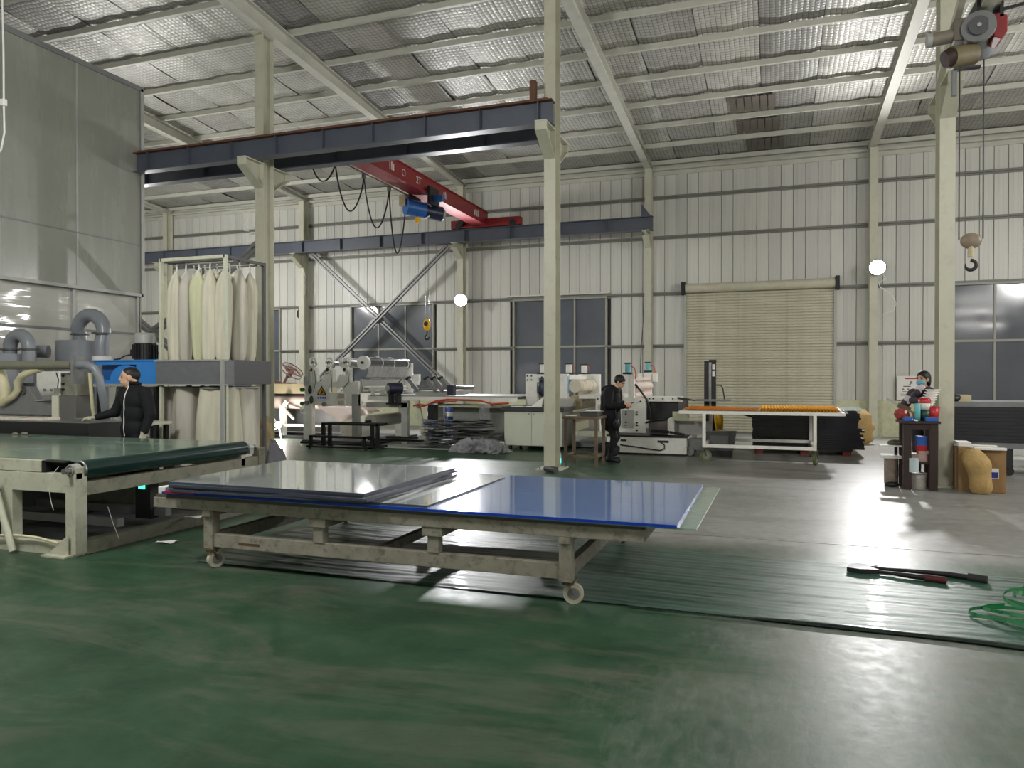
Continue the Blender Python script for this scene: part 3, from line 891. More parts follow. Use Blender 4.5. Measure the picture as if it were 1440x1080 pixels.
# ------------------------------------------------------------------ green film on the floor, tool, tape
def film_fn(u, v):
    x = -4.7 + u * 7.9
    e = 0.05 * math.sin(1.3 * x) + 0.02 * math.sin(5 * x)
    y0, y1 = 5.12 - 0.03 * max(0, x), 6.93 - 0.03 * (x + 1) + e * 0.4
    y = y0 + (y1 - y0) * v
    z = 0.005 + 0.002 * math.sin(26 * y + 2.3 * math.sin(0.9 * x)) + 0.0015 * math.sin(67 * y + 3.1 * math.sin(1.7 * x + 1)) + 0.002 * math.sin(11 * y + 2.7 * x) + 0.0012 * math.sin(41 * y - 5 * math.sin(2.3 * x))
    return (x, y, max(0.002, z + 0.004))
ff = put('floor_film', MB().grid(150, 120, film_fn), M_FILM, label='long creased green plastic film laid across the floor under the trolley', cat='film', origin=(-0.8, 6.0, 0))
pts, rs = [], []
for k in range(60):
    x = -0.95 + k * 0.07
    pts.append((x, 5.1 - 0.03 * max(0, x) + 0.02 * math.sin(2.1 * x), 0.011 + 0.003 * math.sin(7 * x)))
    rs.append(0.006 + 0.028 * min(1, k / 22) + 0.005 * math.sin(5 * x))
fold = MB().tube(pts, rs, 10)
fold.v = [(x, y, 0.002 + (z + 0.02) * 0.42) for x, y, z in fold.v]
put('rolled_edge', fold, M_FILMD, ff)

t = thing('long_handled_tool', 'black tool with two long splayed arms lying on the green film', 'tool', (0.9, 6.6, 0.012))
z = 0.032
put('head', MB().prism([(0.56, 6.58), (0.6, 6.72), (0.66, 6.76), (0.8, 6.72), (0.74, 6.66), (0.8, 6.58), (0.66, 6.55)], 'z', 0.014, 0.05), M_DARK, t)
put('arm', MB().tube([(0.74, 6.69, z), (0.9, 6.69, z), (1.1, 6.67, z + .005), (1.3, 6.68, z), (1.45, 6.62, z)], [0.014, 0.014, 0.018, 0.022, 0.024], 8), M_DARK, t)
put('arm', MB().tube([(0.74, 6.6, z), (0.88, 6.57, z), (1.0, 6.53, z), (1.12, 6.5, z)], [0.012, 0.014, 0.02, 0.022], 8), M_DARK, t)
put('grip', MB().cyl((1.43, 6.63, z), (1.55, 6.58, z), 0.034, n=12), M_RUBBER, t)
put('grip', MB().cyl((1.11, 6.5, z), (1.25, 6.46, z), 0.028, n=12), pm('dark_red_grip', (72, 18, 20), 0.6), t)

t = put('tape_pile', MB(), M_TAPE) if False else thing('strapping_coil', 'tangle of green strapping tape on the floor at the right edge', 'strapping', (1.55, 5.6, 0))
def strap_loop(c, rx, ry, tilt, z0, amp, ph, n=40, w=0.022, turns=1.0):
    m = MB()
    L = []
    for k in range(n + 1):
        a = ph + 2 * PI * turns * k / n
        L.append(Vector((c[0] + rx * math.cos(a + tilt), c[1] + ry * math.sin(a), z0 + amp * (0.5 + 0.5 * math.sin(a * 1.5 + ph)))))
    vs, fs = [], []
    for p in L:
        vs += [p + Vector((0, 0, 0)), p + Vector((0.006, 0.004, w))]
    for k in range(n):
        fs.append((2 * k, 2 * k + 2, 2 * k + 3, 2 * k + 1))
    return m.add(vs, fs)
for q, (c, rx, ry, ti, z0, am, ph) in enumerate([((1.56, 5.62), 0.34, 0.17, 0.2, 0.02, 0.02, 0.4), ((1.62, 5.58), 0.3, 0.24, 0.6, 0.03, 0.06, 1.5), ((1.72, 5.72), 0.22, 0.2, 0.1, 0.05, 0.12, 2.4),
                                                 ((1.7, 5.62), 0.26, 0.14, 1.0, 0.08, 0.1, 3.3), ((1.78, 5.8), 0.2, 0.24, 0.3, 0.1, 0.12, 4.2), ((1.75, 5.55), 0.3, 0.12, 0.9, 0.02, 0.05, 5.0),
                                                 ((1.84, 5.7), 0.24, 0.2, 0.5, 0.14, 0.1, 0.9)]):
    put('strap_loop', strap_loop(c, rx, ry, ti, z0, am, ph), M_TAPE, t)
put('loose_end', MB().bar((1.32, 5.62, 0.02), (1.62, 5.28, 0.02), 0.018, 0.004), M_TAPE, t)
put('loose_end', MB().bar((1.72, 5.78, 0.2), (1.76, 5.74, 0.36), 0.02, 0.004), M_TAPE, t)
t = thing('cable_drum', 'small pale drum beside the green strapping at the right edge', 'drum', (1.86, 6.5, 0))
put('barrel', MB().cyl((1.95, 6.5, 0), (1.95, 6.5, 0.3), 0.14, n=20), M_OFFWHITE, t)
put('rim', MB().torus((1.95, 6.5, 0.3), 0.14, 0.012, 'z'), M_GREY, t)

for q, (x, y, a) in enumerate(((-5.72, 6.2, 0.4), (-5.5, 5.6, 0.2))):
    put('paper_scrap', MB().grid(4, 3, lambda u, v: (x + (u - .5) * 0.16, y + (v - .5) * 0.1 + 0.03 * u, (0.125 if q == 0 else 0.004) + 0.008 * math.sin(4 * u + 5 * v) + 0.008)), M_PAPER,
        label=('white paper scrap on the base beam of the conveyor', 'white paper scrap on the floor beside the conveyor')[q], cat='paper', origin=(x, y, 0.12 if q == 0 else 0))

# ------------------------------------------------------------------ belt conveyor on the left
c = thing('belt_conveyor', 'green belt conveyor with cream steel frame at the left front', 'conveyor', (-8.0, 6.1, 0))
def cb_(n, m, mat=None, par=None, bevel=0.003):
    return put(n, m, mat or M_CONV, par or c, bevel=bevel)
XE = -5.87
cb_('front_beam', MB().box(-11.2, -5.83, 4.9, 4.98, 0.56, 0.73))
cb_('side_board', MB().box(-11.2, -6.24, 4.9, 4.96, 0.735, 0.84))
cb_('end_channel', MB().box(-6.24, -5.98, 4.91, 4.99, 0.7, 0.715).box(-6.24, -6.2, 4.91, 4.99, 0.7, 0.84).box(-6.24, -5.98, 4.91, 4.99, 0.825, 0.84), M_DARK)
cb_('rear_beam', MB().box(-11.2, -5.83, 7.08, 7.15, 0.56, 0.73))
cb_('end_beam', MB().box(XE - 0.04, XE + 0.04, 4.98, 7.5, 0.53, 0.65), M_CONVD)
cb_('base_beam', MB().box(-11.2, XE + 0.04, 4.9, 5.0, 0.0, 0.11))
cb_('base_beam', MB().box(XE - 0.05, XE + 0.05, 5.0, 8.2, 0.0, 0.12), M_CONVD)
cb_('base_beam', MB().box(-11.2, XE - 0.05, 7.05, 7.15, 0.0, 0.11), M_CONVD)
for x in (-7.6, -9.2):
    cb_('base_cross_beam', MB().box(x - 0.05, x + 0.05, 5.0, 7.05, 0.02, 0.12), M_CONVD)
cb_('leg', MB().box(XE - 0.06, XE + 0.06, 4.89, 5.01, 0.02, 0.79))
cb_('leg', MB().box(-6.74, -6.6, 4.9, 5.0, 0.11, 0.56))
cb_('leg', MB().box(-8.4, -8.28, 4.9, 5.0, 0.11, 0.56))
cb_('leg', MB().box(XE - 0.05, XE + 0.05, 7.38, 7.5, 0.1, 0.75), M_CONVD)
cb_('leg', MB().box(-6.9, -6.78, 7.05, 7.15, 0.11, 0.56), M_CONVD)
g = MB().prism([(-6.1, 0.02), (XE, 0.02), (XE, 0.2)], 'y', 4.86, 4.875)
g.box(-6.12, XE + 0.03, 4.8, 4.98, 0.0, 0.02)
cb_('foot_gusset', g)
belt = MB().box(-11.2, -5.87, 4.99, 7.08, 0.832, 0.846)
cb_('belt', belt, M_BELT, bevel=0)
cb_('belt_underside', MB().box(-11.2, -5.87, 5.0, 7.07, 0.68, 0.69), M_ROLLER, bevel=0)
ro = cb_('end_roller', MB().cyl((-5.87, 5.0, 0.762), (-5.87, 7.15, 0.762), 0.084, n=28), M_ROLLER, bevel=0)
put('roller_shaft', MB().cyl((-5.87, 4.82, 0.762), (-5.87, 7.36, 0.762), 0.025, n=14), M_STEEL, ro)
put('end_ring', MB().torus((-5.87, 4.99, 0.762), 0.075, 0.012, 'y'), M_STEEL, ro)
for y in (4.93, 7.24):
    b = cb_('bearing_block', MB().cyl((-5.87, y - 0.035, 0.762), (-5.87, y + 0.035, 0.762), 0.06, n=18).box(-5.93, -5.81, y - 0.03, y + 0.03, 0.69, 0.74), M_LGREY, bevel=0)
    put('bearing_ring', MB().torus((-5.87, y - 0.036, 0.762), 0.045, 0.01, 'y'), M_STEEL, b)
cb_('wire_loop', MB().tube([(-5.95, 4.84, 0.8), (-6.02, 4.83, 0.72), (-6.05, 4.83, 0.6), (-6.03, 4.83, 0.5), (-6.0, 4.83, 0.42)], 0.0025, 6), M_PAPER, bevel=0)
cb_('wire_loop', MB().tube([(-5.78, 5.2, 0.4), (-5.74, 5.22, 0.25), (-5.7, 5.25, 0.1)], 0.0025, 6), M_PAPER, bevel=0)
for k, x in enumerate((-6.9, -7.9, -8.9)):
    cb_('return_roller', MB().cyl((x, 5.02, 0.62), (x, 7.05, 0.62), 0.04, n=14), M_GREY, bevel=0)
cb_('drive_cover', MB().box(-7.4, -6.6, 6.3, 6.95, 0.16, 0.5), M_CONVD, bevel=0.02)
cb_('drive_motor', MB().cyl((-8.6, 6.0, 0.3), (-7.8, 6.0, 0.3), 0.15, n=18), M_GREY, bevel=0)
cb_('indicator', MB().box(-6.16, -6.08, 5.99, 6.0, 0.43, 0.47).v and MB().box(-6.25, -6.17, 6.0, 6.01, 0.43, 0.47), M_GREENLED, bevel=0)
cb_('indicator_post', MB().box(-6.3, -6.1, 6.01, 6.12, 0.12, 0.6), M_DARK, bevel=0)
cb_('floor_pan', MB().box(-10.5, -6.0, 5.1, 7.0, 0.005, 0.02), M_GREY, bevel=0)
for k, y in enumerate((5.5, 6.1, 6.7)):
    cb_('pan_rail', MB().box(-10.5, -5.95, y - 0.04, y + 0.04, 0.15, 0.23), M_GREY, bevel=0)
put('cover_cloth', MB().grid(12, 10, lambda u, v: (-5.83 + 0.26 * u, 7.42 + 0.18 * math.sin(PI * v) , 0.84 - 0.5 * abs(2 * v - 1) ** 1.4 - 0.28 * u * u + 0.015 * math.sin(14 * u + 6 * v))), pm('grey_rag', (92, 92, 98), 0.9, var=0.2),
    label='grey cloth draped over the rear end of the conveyor roller', cat='cloth', origin=(-5.7, 7.5, 0.6))
put('leaning_pipe', MB().cyl((-6.72, 4.8, 0.7), (-6.49, 4.82, 0.02), 0.03, n=14), M_OFFWHITE, label='pale plastic pipe leaning on the left end of the conveyor', cat='pipe', origin=(-6.6, 4.8, 0))
put('floor_hose', MB().tube([(-7.4, 4.84, 0.13), (-6.9, 4.86, 0.125), (-6.5, 4.86, 0.155), (-6.25, 4.87, 0.15), (-5.98, 4.86, 0.12)], 0.012, 8), M_HOSE, label='thin pale hose lying along the conveyor base beam', cat='hose', origin=(-6.6, 4.86, 0.1))

# ------------------------------------------------------------------ gantry cutter behind the conveyor
c = thing('gantry_cutter', 'gantry cutting machine with black bed behind the belt conveyor', 'machine', (-10.5, 8.0, 0))
put('bed_front', MB().box(-12.5, -8.32, 7.2, 7.25, 0.62, 1.0), M_DARK, c)
put('bed_top', MB().box(-12.5, -8.32, 7.2, 7.75, 1.0, 1.015).box(-12.5, -9.3, 7.75, 8.7, 1.0, 1.015), M_STEEL, c)
put('bed_end', MB().box(-8.38, -8.32, 7.25, 7.75, 0.68, 1.0), M_DARK, c)
for x, y in ((-8.5, 7.32), (-9.4, 8.6), (-10.4, 7.32), (-10.6, 8.6), (-12.2, 7.32), (-12.2, 8.6)):
    if True:
        put('leg', MB().box(x - 0.05, x + 0.05, y - 0.04, y + 0.04, 0, 0.68), M_DARK, c)
prof = [(-12.5, 1.04), (-9.84, 1.04), (-9.84, 1.25), (-10.22, 1.25), (-10.34, 1.36), (-10.4, 1.46), (-10.62, 1.46), (-10.72, 1.36), (-10.86, 1.22), (-12.5, 1.22)]
put('gantry_beam', MB().prism(prof, 'y', 7.98, 8.12), M_GREY, c, bevel=0.01)
put('beam_ledge', MB().box(-10.22, -9.8, 7.95, 8.15, 1.25, 1.265), M_LGREY, c)
put('port_boss', MB().cyl((-10.51, 7.96, 1.4), (-10.51, 8.0, 1.4), 0.07, n=18), M_HOPPERD, c)
po = put('gantry_post', MB().box(-9.82, -9.42, 7.94, 8.2, 0.98, 1.33), pm('post_grey', (100, 100, 96), 0.45), c, bevel=0.005)
put('post_edge', MB().box(-9.86, -9.74, 7.92, 7.94, 0.98, 1.33), M_OFFWHITE, po)
hd = put('cutter_head', MB().box(-9.72, -9.42, 7.95, 8.2, 1.33, 1.66).box(-9.8, -9.68, 7.9, 8.0, 1.36, 1.44), pm('head_metal', (140, 138, 126), 0.4, metal=0.3, var=0.3, scale=9), c, bevel=0.006)
for z in (1.42, 1.5, 1.62):
    put('bolt', MB().cyl((-9.66, 7.92, z), (-9.66, 7.96, z), 0.018, n=8), M_DARK, hd)
put('hose_clip', MB().tube([(-9.78, 7.93, 1.66), (-9.7, 7.9, 1.56), (-9.72, 7.9, 1.44)], 0.008, 6), M_DARK, hd)
put('button_box', MB().box(-10.02, -9.86, 7.9, 8.0, 1.265, 1.33), M_GREY, c)
du = put('suction_pipe', MB().cyl((-12.5, 7.85, 1.77), (-9.36, 7.85, 1.77), 0.062, n=20), pm('suction_pipe', (120, 120, 104), 0.35, var=0.2, stretch=(0.3, 1, 1)), c)
put('flange', MB().box(-9.3, -9.26, 7.76, 7.94, 1.5, 1.9), M_GREY, du)
put('pipe_elbow', MB().tube([(-9.3, 7.85, 1.77), (-9.1, 7.85, 1.77), (-8.98, 7.87, 1.72), (-8.93, 7.9, 1.6), (-8.92, 7.95, 1.35), (-8.98, 8.05, 1.1), (-9.02, 8.1, 1.0)], 0.055, 14), M_DUCT, du)
put('white_tube', MB().tube([(-9.12, 7.92, 1.66), (-9.1, 7.92, 1.4), (-9.14, 7.98, 1.15), (-9.14, 8.0, 1.02)], 0.026, 10), M_HOSE, du)
put('flex_hose', MB().tube([(-10.02, 7.88, 1.72), (-10.2, 7.88, 1.68), (-10.4, 7.88, 1.62), (-10.52, 7.9, 1.52), (-10.53, 7.92, 1.42), (-10.62, 7.92, 1.32), (-10.8, 7.92, 1.24), (-10.9, 7.95, 1.2)], [0.05, 0.052, 0.05, 0.055, 0.05, 0.048, 0.05, 0.05], 14), M_HOSE, du)
put('flex_hose', MB().tube([(-10.98, 7.95, 1.75), (-10.95, 7.97, 1.6), (-10.92, 8.0, 1.4), (-10.9, 8.0, 1.2)], [0.075, 0.08, 0.085, 0.085], 14), M_HOSE, du)
put('swarf', MB().ell((-9.2, 7.0, 0.862), (0.06, 0.03, 0.02)).ell((-9.3, 6.95, 0.858), (0.05, 0.03, 0.02)), pm('swarf', (120, 118, 104), 0.7), c, kind='stuff')
b = put('plastic_offcut', MB().box(-10.6, -9.24, 7.28, 7.55, 1.016, 1.05), pm('offcut_white', (212, 208, 196), 0.25, var=0.12, scale=5, stretch=(0.4, 3, 1), dirt=(206, 150, 120)), label='pale plastic board lying on the black cutter bed', cat='board', origin=(-10.0, 7.4, 1.016))
put('red_mark', MB().box(-9.66, -9.54, 7.275, 7.46, 1.05, 1.0515), M_REDP, b)
k = thing('control_box', 'white control box standing on the gantry cutter', 'control box', (-10.8, 8.7, 1.0))
put('case', MB().box(-11.06, -10.57, 8.62, 8.82, 1.2, 1.69), M_WHITE, k, bevel=0.008)
put('stand', MB().box(-10.9, -10.7, 8.68, 8.76, 1.015, 1.2), M_GREY, k)
for x in (-10.86, -10.72):
    put('push_button', MB().cyl((x, 8.59, 1.4), (x, 8.62, 1.4), 0.018, n=10), M_GREY, k)
# work table behind the worker
w = thing('work_table', 'low steel work table behind the cutter bed and the worker', 'table', (-9.2, 8.9, 0))
put('table_top', MB().box(-9.55, -8.8, 8.75, 9.1, 0.88, 0.92), M_OFFWHITE, w)
for x in (-9.48, -8.87):
    for y in (8.8, 9.05):
        put('leg', MB().box(x - 0.03, x + 0.03, y - 0.03, y + 0.03, 0, 0.86), M_DARK, w)
put('lower_shelf', MB().box(-9.5, -8.85, 8.78, 9.08, 0.6, 0.64), M_HOPPERD, w)

# ------------------------------------------------------------------ filter bag dust collector
fx0, fx1, fy0, fy1 = -9.2, -7.94, 9.3, 10.2
c = thing('dust_collector', 'dust collector rack hung with pale filter bags', 'dust collector', ((fx0 + fx1) / 2, (fy0 + fy1) / 2, 0))
for x in (fx0, fx1):
    for y in (fy0, fy1):
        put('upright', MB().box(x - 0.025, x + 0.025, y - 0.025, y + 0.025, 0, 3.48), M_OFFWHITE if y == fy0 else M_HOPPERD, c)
for y in (fy0, fy1):
    put('top_rail', MB().box(fx0, fx1, y - 0.025, y + 0.025, 3.43, 3.48), M_OFFWHITE, c)
for x in (fx0, fx1):
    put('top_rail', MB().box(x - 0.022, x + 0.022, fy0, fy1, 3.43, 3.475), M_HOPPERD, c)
for k in range(4):
    y = fy0 + 0.15 + k * 0.2
    put('hanger_rod', MB().cyl((fx0, y, 3.42), (fx1, y, 3.42), 0.012, n=8), M_BRACE, c)
hp = put('hopper', MB().box(fx0 - 0.06, fx1 + 0.06, fy0 - 0.06, fy1 + 0.1, 1.48, 1.86), M_HOPPER, c, bevel=0.006)
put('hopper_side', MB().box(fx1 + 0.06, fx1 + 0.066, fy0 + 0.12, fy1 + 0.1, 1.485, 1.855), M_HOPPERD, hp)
put('hopper_rim', MB().box(fx0 - 0.08, fx1 + 0.08, fy0 - 0.075, fy0 - 0.06, 1.845, 1.87).box(fx0 - 0.08, fx1 + 0.08, fy0 - 0.075, fy0 - 0.06, 1.47, 1.49), M_LGREY, hp)
put('front_strut', MB().box(fx1 - 0.03, fx1 + 0.03, fy0 - 0.1, fy0 - 0.06, 0, 1.86), M_LGREY, c)
def bag(x, y, z0, z1, r, mat, seed, tie=True):
    rnd = random.Random(seed)
    a1, a2, p1, p2 = rnd.uniform(0.08, 0.2), rnd.uniform(0.04, 0.09), rnd.uniform(0, 6), rnd.uniform(0, 6)
    dx, dy = rnd.uniform(-0.035, 0.035), rnd.uniform(-0.02, 0.02)
    n, m = 28, 18
    def fn(u, v):
        a = 2 * PI * u
        h = v
        if tie:
            rr = r * min(1.0, (max(0.0, 1 - h) / 0.22) ** 0.7 + 0.12)
            rr *= 0.9 + 0.16 * math.sin(PI * min(1, (1 - h) * 1.05)) - (0.14 if h < 0.03 else 0)
        else:
            rr = r * (0.92 + 0.1 * math.sin(PI * h)) * (1.0 - 0.06 * h)
        rr *= 1 + a1 * math.sin(3 * a + p1 + 1.5 * h) + a2 * math.sin(7 * a + p2 - 2 * h)
        return (x + rr * math.cos(a) + dx * (1 - h), y + rr * math.sin(a) + dy * (1 - h), z0 + (z1 - z0) * h)
    return MB().grid(n, m, fn)
n = 0
for row in range(3):
    for q in range(5):
        x = fx0 + 0.15 + q * 0.235 + (0.08 if row % 2 else 0) + random.uniform(-0.02, 0.02)
        if x > fx1 - 0.1:
            x = fx1 - 0.12
        y = fy0 + 0.16 + row * 0.29 + random.uniform(-0.02, 0.02)
        mt = [M_CLOTH, M_CLOTHG, M_CLOTH, M_CLOTHD, M_CLOTH][(n * 3 + row) % 5]
        zt = 3.3 + random.uniform(-0.04, 0.05)
        b = put('filter_bag', bag(x, y, 1.87, zt, random.uniform(0.115, 0.14), mt, n), mt, c)
        put('tie_string', MB().tube([(x, y, zt - 0.04), (x + random.uniform(-.02, .02), y, zt + 0.03), (x, y, 3.43)], 0.012, 6), M_PAPER, b)
        put('string_end', MB().tube([(x, y - 0.015, zt), (x + random.uniform(-.06, .06), y - 0.05, zt - 0.11)], 0.009, 5), M_PAPER, b)
        n += 1
for q, (x, y, r, mt) in enumerate(((-8.95, 9.62, 0.28, M_CLOTHD), (-8.3, 9.6, 0.33, M_CLOTH), (-8.72, 9.98, 0.26, M_CLOTHD), (-8.2, 10.0, 0.26, M_CLOTHD))):
    b = put('collection_bag', bag(x, y, 0.04, 1.44, r, mt, 50 + q, False), mt, c)
    put('bag_band', MB().torus((x, y, 1.43), r * 0.93, 0.02, 'z'), M_LGREY, b)

# blue fan housing with motor
f = thing('fan_housing', 'bright blue fan housing with a motor on top', 'fan housing', (-9.98, 9.55, 0))
put('frame_side', MB().box(-10.61, -9.28, 9.3, 9.33, 1.8, 1.87).box(-10.61, -9.28, 9.3, 9.33, 1.49, 1.55).box(-9.72, -9.28, 9.3, 9.33, 1.55, 1.8), M_BLUE, f)
put('housing_body', MB().box(-10.61, -9.28, 9.45, 10.1, 1.49, 1.86), M_BLUED, f)
put('volute', MB().prism([(-9.95 + 0.34 * math.cos(PI * q / 16), 1.55 + 0.25 * math.sin(PI * q / 16)) for q in range(17)], 'y', 9.31, 9.46), M_BLUE, f)
put('top_plate', MB().box(-10.63, -9.26, 9.28, 10.12, 1.86, 1.88), M_BLUE, f)
put('base_rail', MB().box(-10.63, -10.3, 9.26, 9.34, 1.44, 1.49).box(-10.3, -9.28, 9.3, 9.34, 1.45, 1.49), M_LGREY, f)
mo = put('motor', MB().cyl((-9.84, 9.6, 1.88), (-9.84, 9.6, 2.16), 0.17, n=24), M_DARK, f)
for k in range(20):
    a = 2 * PI * k / 20
    put('cooling_fin', MB().obox((-9.84 + 0.18 * math.cos(a), 9.6 + 0.18 * math.sin(a), 2.02), (0.035, 0.01, 0.24), a), M_RUBBER, mo)
put('motor_cap', MB().lathe((-9.84, 9.6, 0), [(0.175, 2.16), (0.175, 2.28), (0.15, 2.33), (0.0, 2.34)], 24), M_LGREY, mo)
put('terminal_box', MB().box(-10.08, -10.01, 9.52, 9.62, 1.95, 2.06), M_DARK, mo)
put('motor_cable', MB().tube([(-10.05, 9.55, 1.98), (-10.12, 9.45, 1.95), (-10.2, 9.42, 1.9), (-10.3, 9.4, 1.89)], 0.012, 6), M_DARK, mo)
for x in (-10.55, -9.35):
    for y in (9.34, 10.05):
        put('leg', MB().box(x - 0.03, x + 0.03, y - 0.03, y + 0.03, 0, 1.46), M_DARK, f)
for q, x in enumerate((-10.35, -9.65)):
    b = put('collection_bag', bag(x, 9.8, 0.05, 1.44, 0.26, M_CLOTHD, 70 + q, False), M_CLOTHD, f)

# cyclones with bent ducts
def cyclone(label, cx, cy, r, zb, zt, duct, flanges, inlet=None):
    c = thing('cyclone_separator', label, 'cyclone', (cx, cy, 0), 'grey cyclones by the partition')
    put('drum', MB().cyl((cx, cy, zb), (cx, cy, zt), r, n=32), M_DUCT, c)
    put('cone', MB().cyl((cx, cy, 0.5), (cx, cy, zb), r * 0.35, r, n=32), M_HOPPERD, c)
    put('dust_bin', MB().cyl((cx, cy, 0), (cx, cy, 0.5), r * 0.7, n=24), M_GREY, c)
    dd = put('duct', MB().tube(duct[0], duct[1], 22), M_DUCT, c)
    for p in flanges:
        put('duct_flange', MB().cyl((p[0], p[1], p[2] - 0.012), (p[0], p[1], p[2] + 0.012), duct[1] + 0.035, n=24), M_HOPPERD, dd)
    if inlet:
        put('inlet_pipe', MB().tube(inlet[0], inlet[1], 18), M_DUCT, c)
    return c
dx = 0.36
u = [(-11.64, 9.9, 2.2), (-11.64, 9.9, 2.38)] + arc((-11.33, 9.85, 2.38), 0.31, PI, 0, 14)[1:] + [(-11.02, 9.8, 2.2), (-11.02, 9.8, 1.95)]
cy = cyclone('grey cyclone with bent duct beside the blue fan housing', -11.64, 9.9, 0.38, 1.45, 2.24, (u, 0.118), [(-11.64, 9.9, 2.36), (-11.02, 9.8, 2.36)],
             ([(-12.02, 9.6, 2.05), (-12.2, 9.5, 2.05), (-12.32, 9.45, 2.0), (-12.36, 9.45, 1.9), (-12.36, 9.45, 1.6)], 0.11))
put('duct_collar', MB().cyl((-11.02, 9.8, 1.88), (-11.02, 9.8, 1.96), 0.15, n=24), M_PAPER, cy)
put('drop_pipe', MB().cyl((-11.02, 9.8, 0.9), (-11.02, 9.8, 1.88), 0.12, n=20), M_DUCT, cy)
u = [(-12.02, 8.9, 1.95), (-12.02, 8.9, 2.06)] + arc((-11.8, 8.9, 2.08), 0.22, PI, 0, 12)[1:] + [(-11.58, 8.9, 1.9), (-11.58, 8.9, 1.5)]
cyclone('grey cyclone with bent duct at the left edge', -12.1, 8.9, 0.4, 1.3, 1.98, (u, 0.105), [(-12.02, 8.9, 2.06), (-11.58, 8.9, 2.06)])
t = thing('hanging_cord', 'white cord with an inline switch hanging from the roof at the left edge', 'cord', (-11.0, 8.05, 7.9))
put('cable', MB().tube([(-11.0, 8.07, 9.0), (-11.02, 8.07, 7.3), (-11.0, 8.07, 6.5), (-11.0, 8.07, 5.74), (-10.99, 8.07, 5.3), (-11.06, 8.07, 5.05), (-11.2, 8.07, 4.93), (-11.5, 8.0, 4.9)], 0.014, 8), M_PAPER, t)
put('switch', MB().box(-11.04, -10.96, 8.03, 8.1, 5.7, 5.8), M_PAPER, t, bevel=0.01)
# ------------------------------------------------------------------ overhead crane
c = thing('overhead_crane', 'red single girder overhead crane under the roof', 'crane', (-8.6, 17.0, 6.24))
gx0, gx1, ga, gb = -8.82, -8.38, 13.4, 21.7
put('girder', MB().box(-8.74, -8.46, ga, gb, 6.36, 6.74), M_RED, c)
put('girder_flange', MB().box(gx0, gx1, ga, gb, 6.3, 6.36), M_RED, c)
put('girder_flange', MB().box(gx0 + 0.05, gx1 - 0.05, ga, gb, 6.74, 6.77), M_RED, c)
for y in (21.55, 12.86):
    e = put('end_truck', MB().box(-9.6, -7.3, y - 0.12, y + (0.12 if y > 20 else 0.6), 6.27, 6.52 if y > 20 else 6.44), M_RED, c, bevel=0.01)
    for x in (-9.35, -7.55):
        put('truck_wheel', MB().cyl((x, y - 0.14, 6.34), (x, y + 0.14, 6.34), 0.1, n=16), M_DARK, e)
    put('drive_motor', MB().cyl((-9.2, y - 0.3, 6.4), (-9.2, y - 0.12, 6.4), 0.09, n=14), M_DARK, e)
def stamp(name, txt, x, y, z, size):
    cu = bpy.data.curves.new(name, 'FONT')
    cu.body = txt
    cu.size = size
    cu.extrude = 0.001
    cu.align_x = 'CENTER'
    cu.align_y = 'CENTER'
    o = bpy.data.objects.new(name, cu)
    COL.objects.link(o)
    dg = bpy.context.evaluated_depsgraph_get()
    me = bpy.data.meshes.new_from_object(o.evaluated_get(dg))
    bpy.data.objects.remove(o)
    me.materials.clear()
    me.materials.append(M_PAPER)
    p = bpy.data.objects.new(name, me)
    COL.objects.link(p)
    p.parent = c
    p.location = Vector((x, y, z)) - c.location
    p.rotation_euler = (PI / 2, 0, PI / 2)
    return p
stamp('load_mark', '2T', -8.455, 16.9, 6.55, 0.26)
for y, n in ((15.4, 3), (18.4, 3), (20.6, 4)):
    m = MB()
    for k in range(n):
        m.box(-8.459, -8.455, y + k * 0.09, y + k * 0.09 + 0.035, 6.46, 6.62 + 0.03 * (k % 2))
    put('stencil_mark', m, M_PAPER, c)
put('stencil_ring', MB().torus((-8.457, 16.1, 6.55), 0.08, 0.008, 'x'), M_PAPER, c)
# festoon cable loops
fy = [13.0, 14.0, 15.2, 16.4, 17.3]
fz = [5.75, 5.35, 5.2, 4.75]
for k in range(4):
    a, b = fy[k], fy[k + 1]
    pts = []
    for q in range(15):
        t = q / 14
        pts.append((gx0 - 0.2 - 0.02 * math.sin(PI * t), a + (b - a) * t + 0.0, 6.24 - (6.24 - fz[k]) * math.sin(PI * t) ** 0.75))
    put('festoon_cable', MB().tube(pts, 0.018, 7), M_DARK if k % 2 == 0 else M_RUBBER, c)
    put('cable_trolley', MB().box(gx0 - 0.23, gx0 - 0.17, b - 0.05, b + 0.05, 6.22, 6.34), M_GREY, c)
put('festoon_track', MB().box(gx0 - 0.22, gx0 - 0.18, ga, 17.4, 6.33, 6.36), M_LGREY, c)
h = thing('crane_hoist', 'blue electric hoist hanging under the red girder', 'hoist', (-8.6, 17.5, 5.75))
put('drum_cover', MB().cyl((-8.95, 17.15, 6.0), (-8.62, 17.55, 5.95), 0.21, n=24), pm('hoist_blue', (30, 88, 160), 0.35, var=0.1), h)
put('motor', MB().cyl((-8.62, 17.55, 5.95), (-8.3, 17.9, 5.9), 0.18, 0.2, n=24), pm('hoist_navy', (20, 28, 62), 0.35, var=0.2), h)
put('motor_band', MB().torus((-8.62, 17.55, 5.95), 0.2, 0.025, 'y'), M_PAPER, h)
put('end_bell', MB().cyl((-8.3, 17.9, 5.9), (-8.26, 17.95, 5.9), 0.15, n=20), M_LGREY, h)
put('trolley_plate', MB().box(-8.9, -8.84, 17.2, 17.8, 6.05, 6.5), M_DARK, h)
put('trolley_plate', MB().box(-8.36, -8.3, 17.2, 17.8, 6.05, 6.5), M_DARK, h)
put('trolley_motor', MB().cyl((-8.3, 17.5, 6.22), (-8.05, 17.5, 6.22), 0.09, n=16), M_BLUED, h)
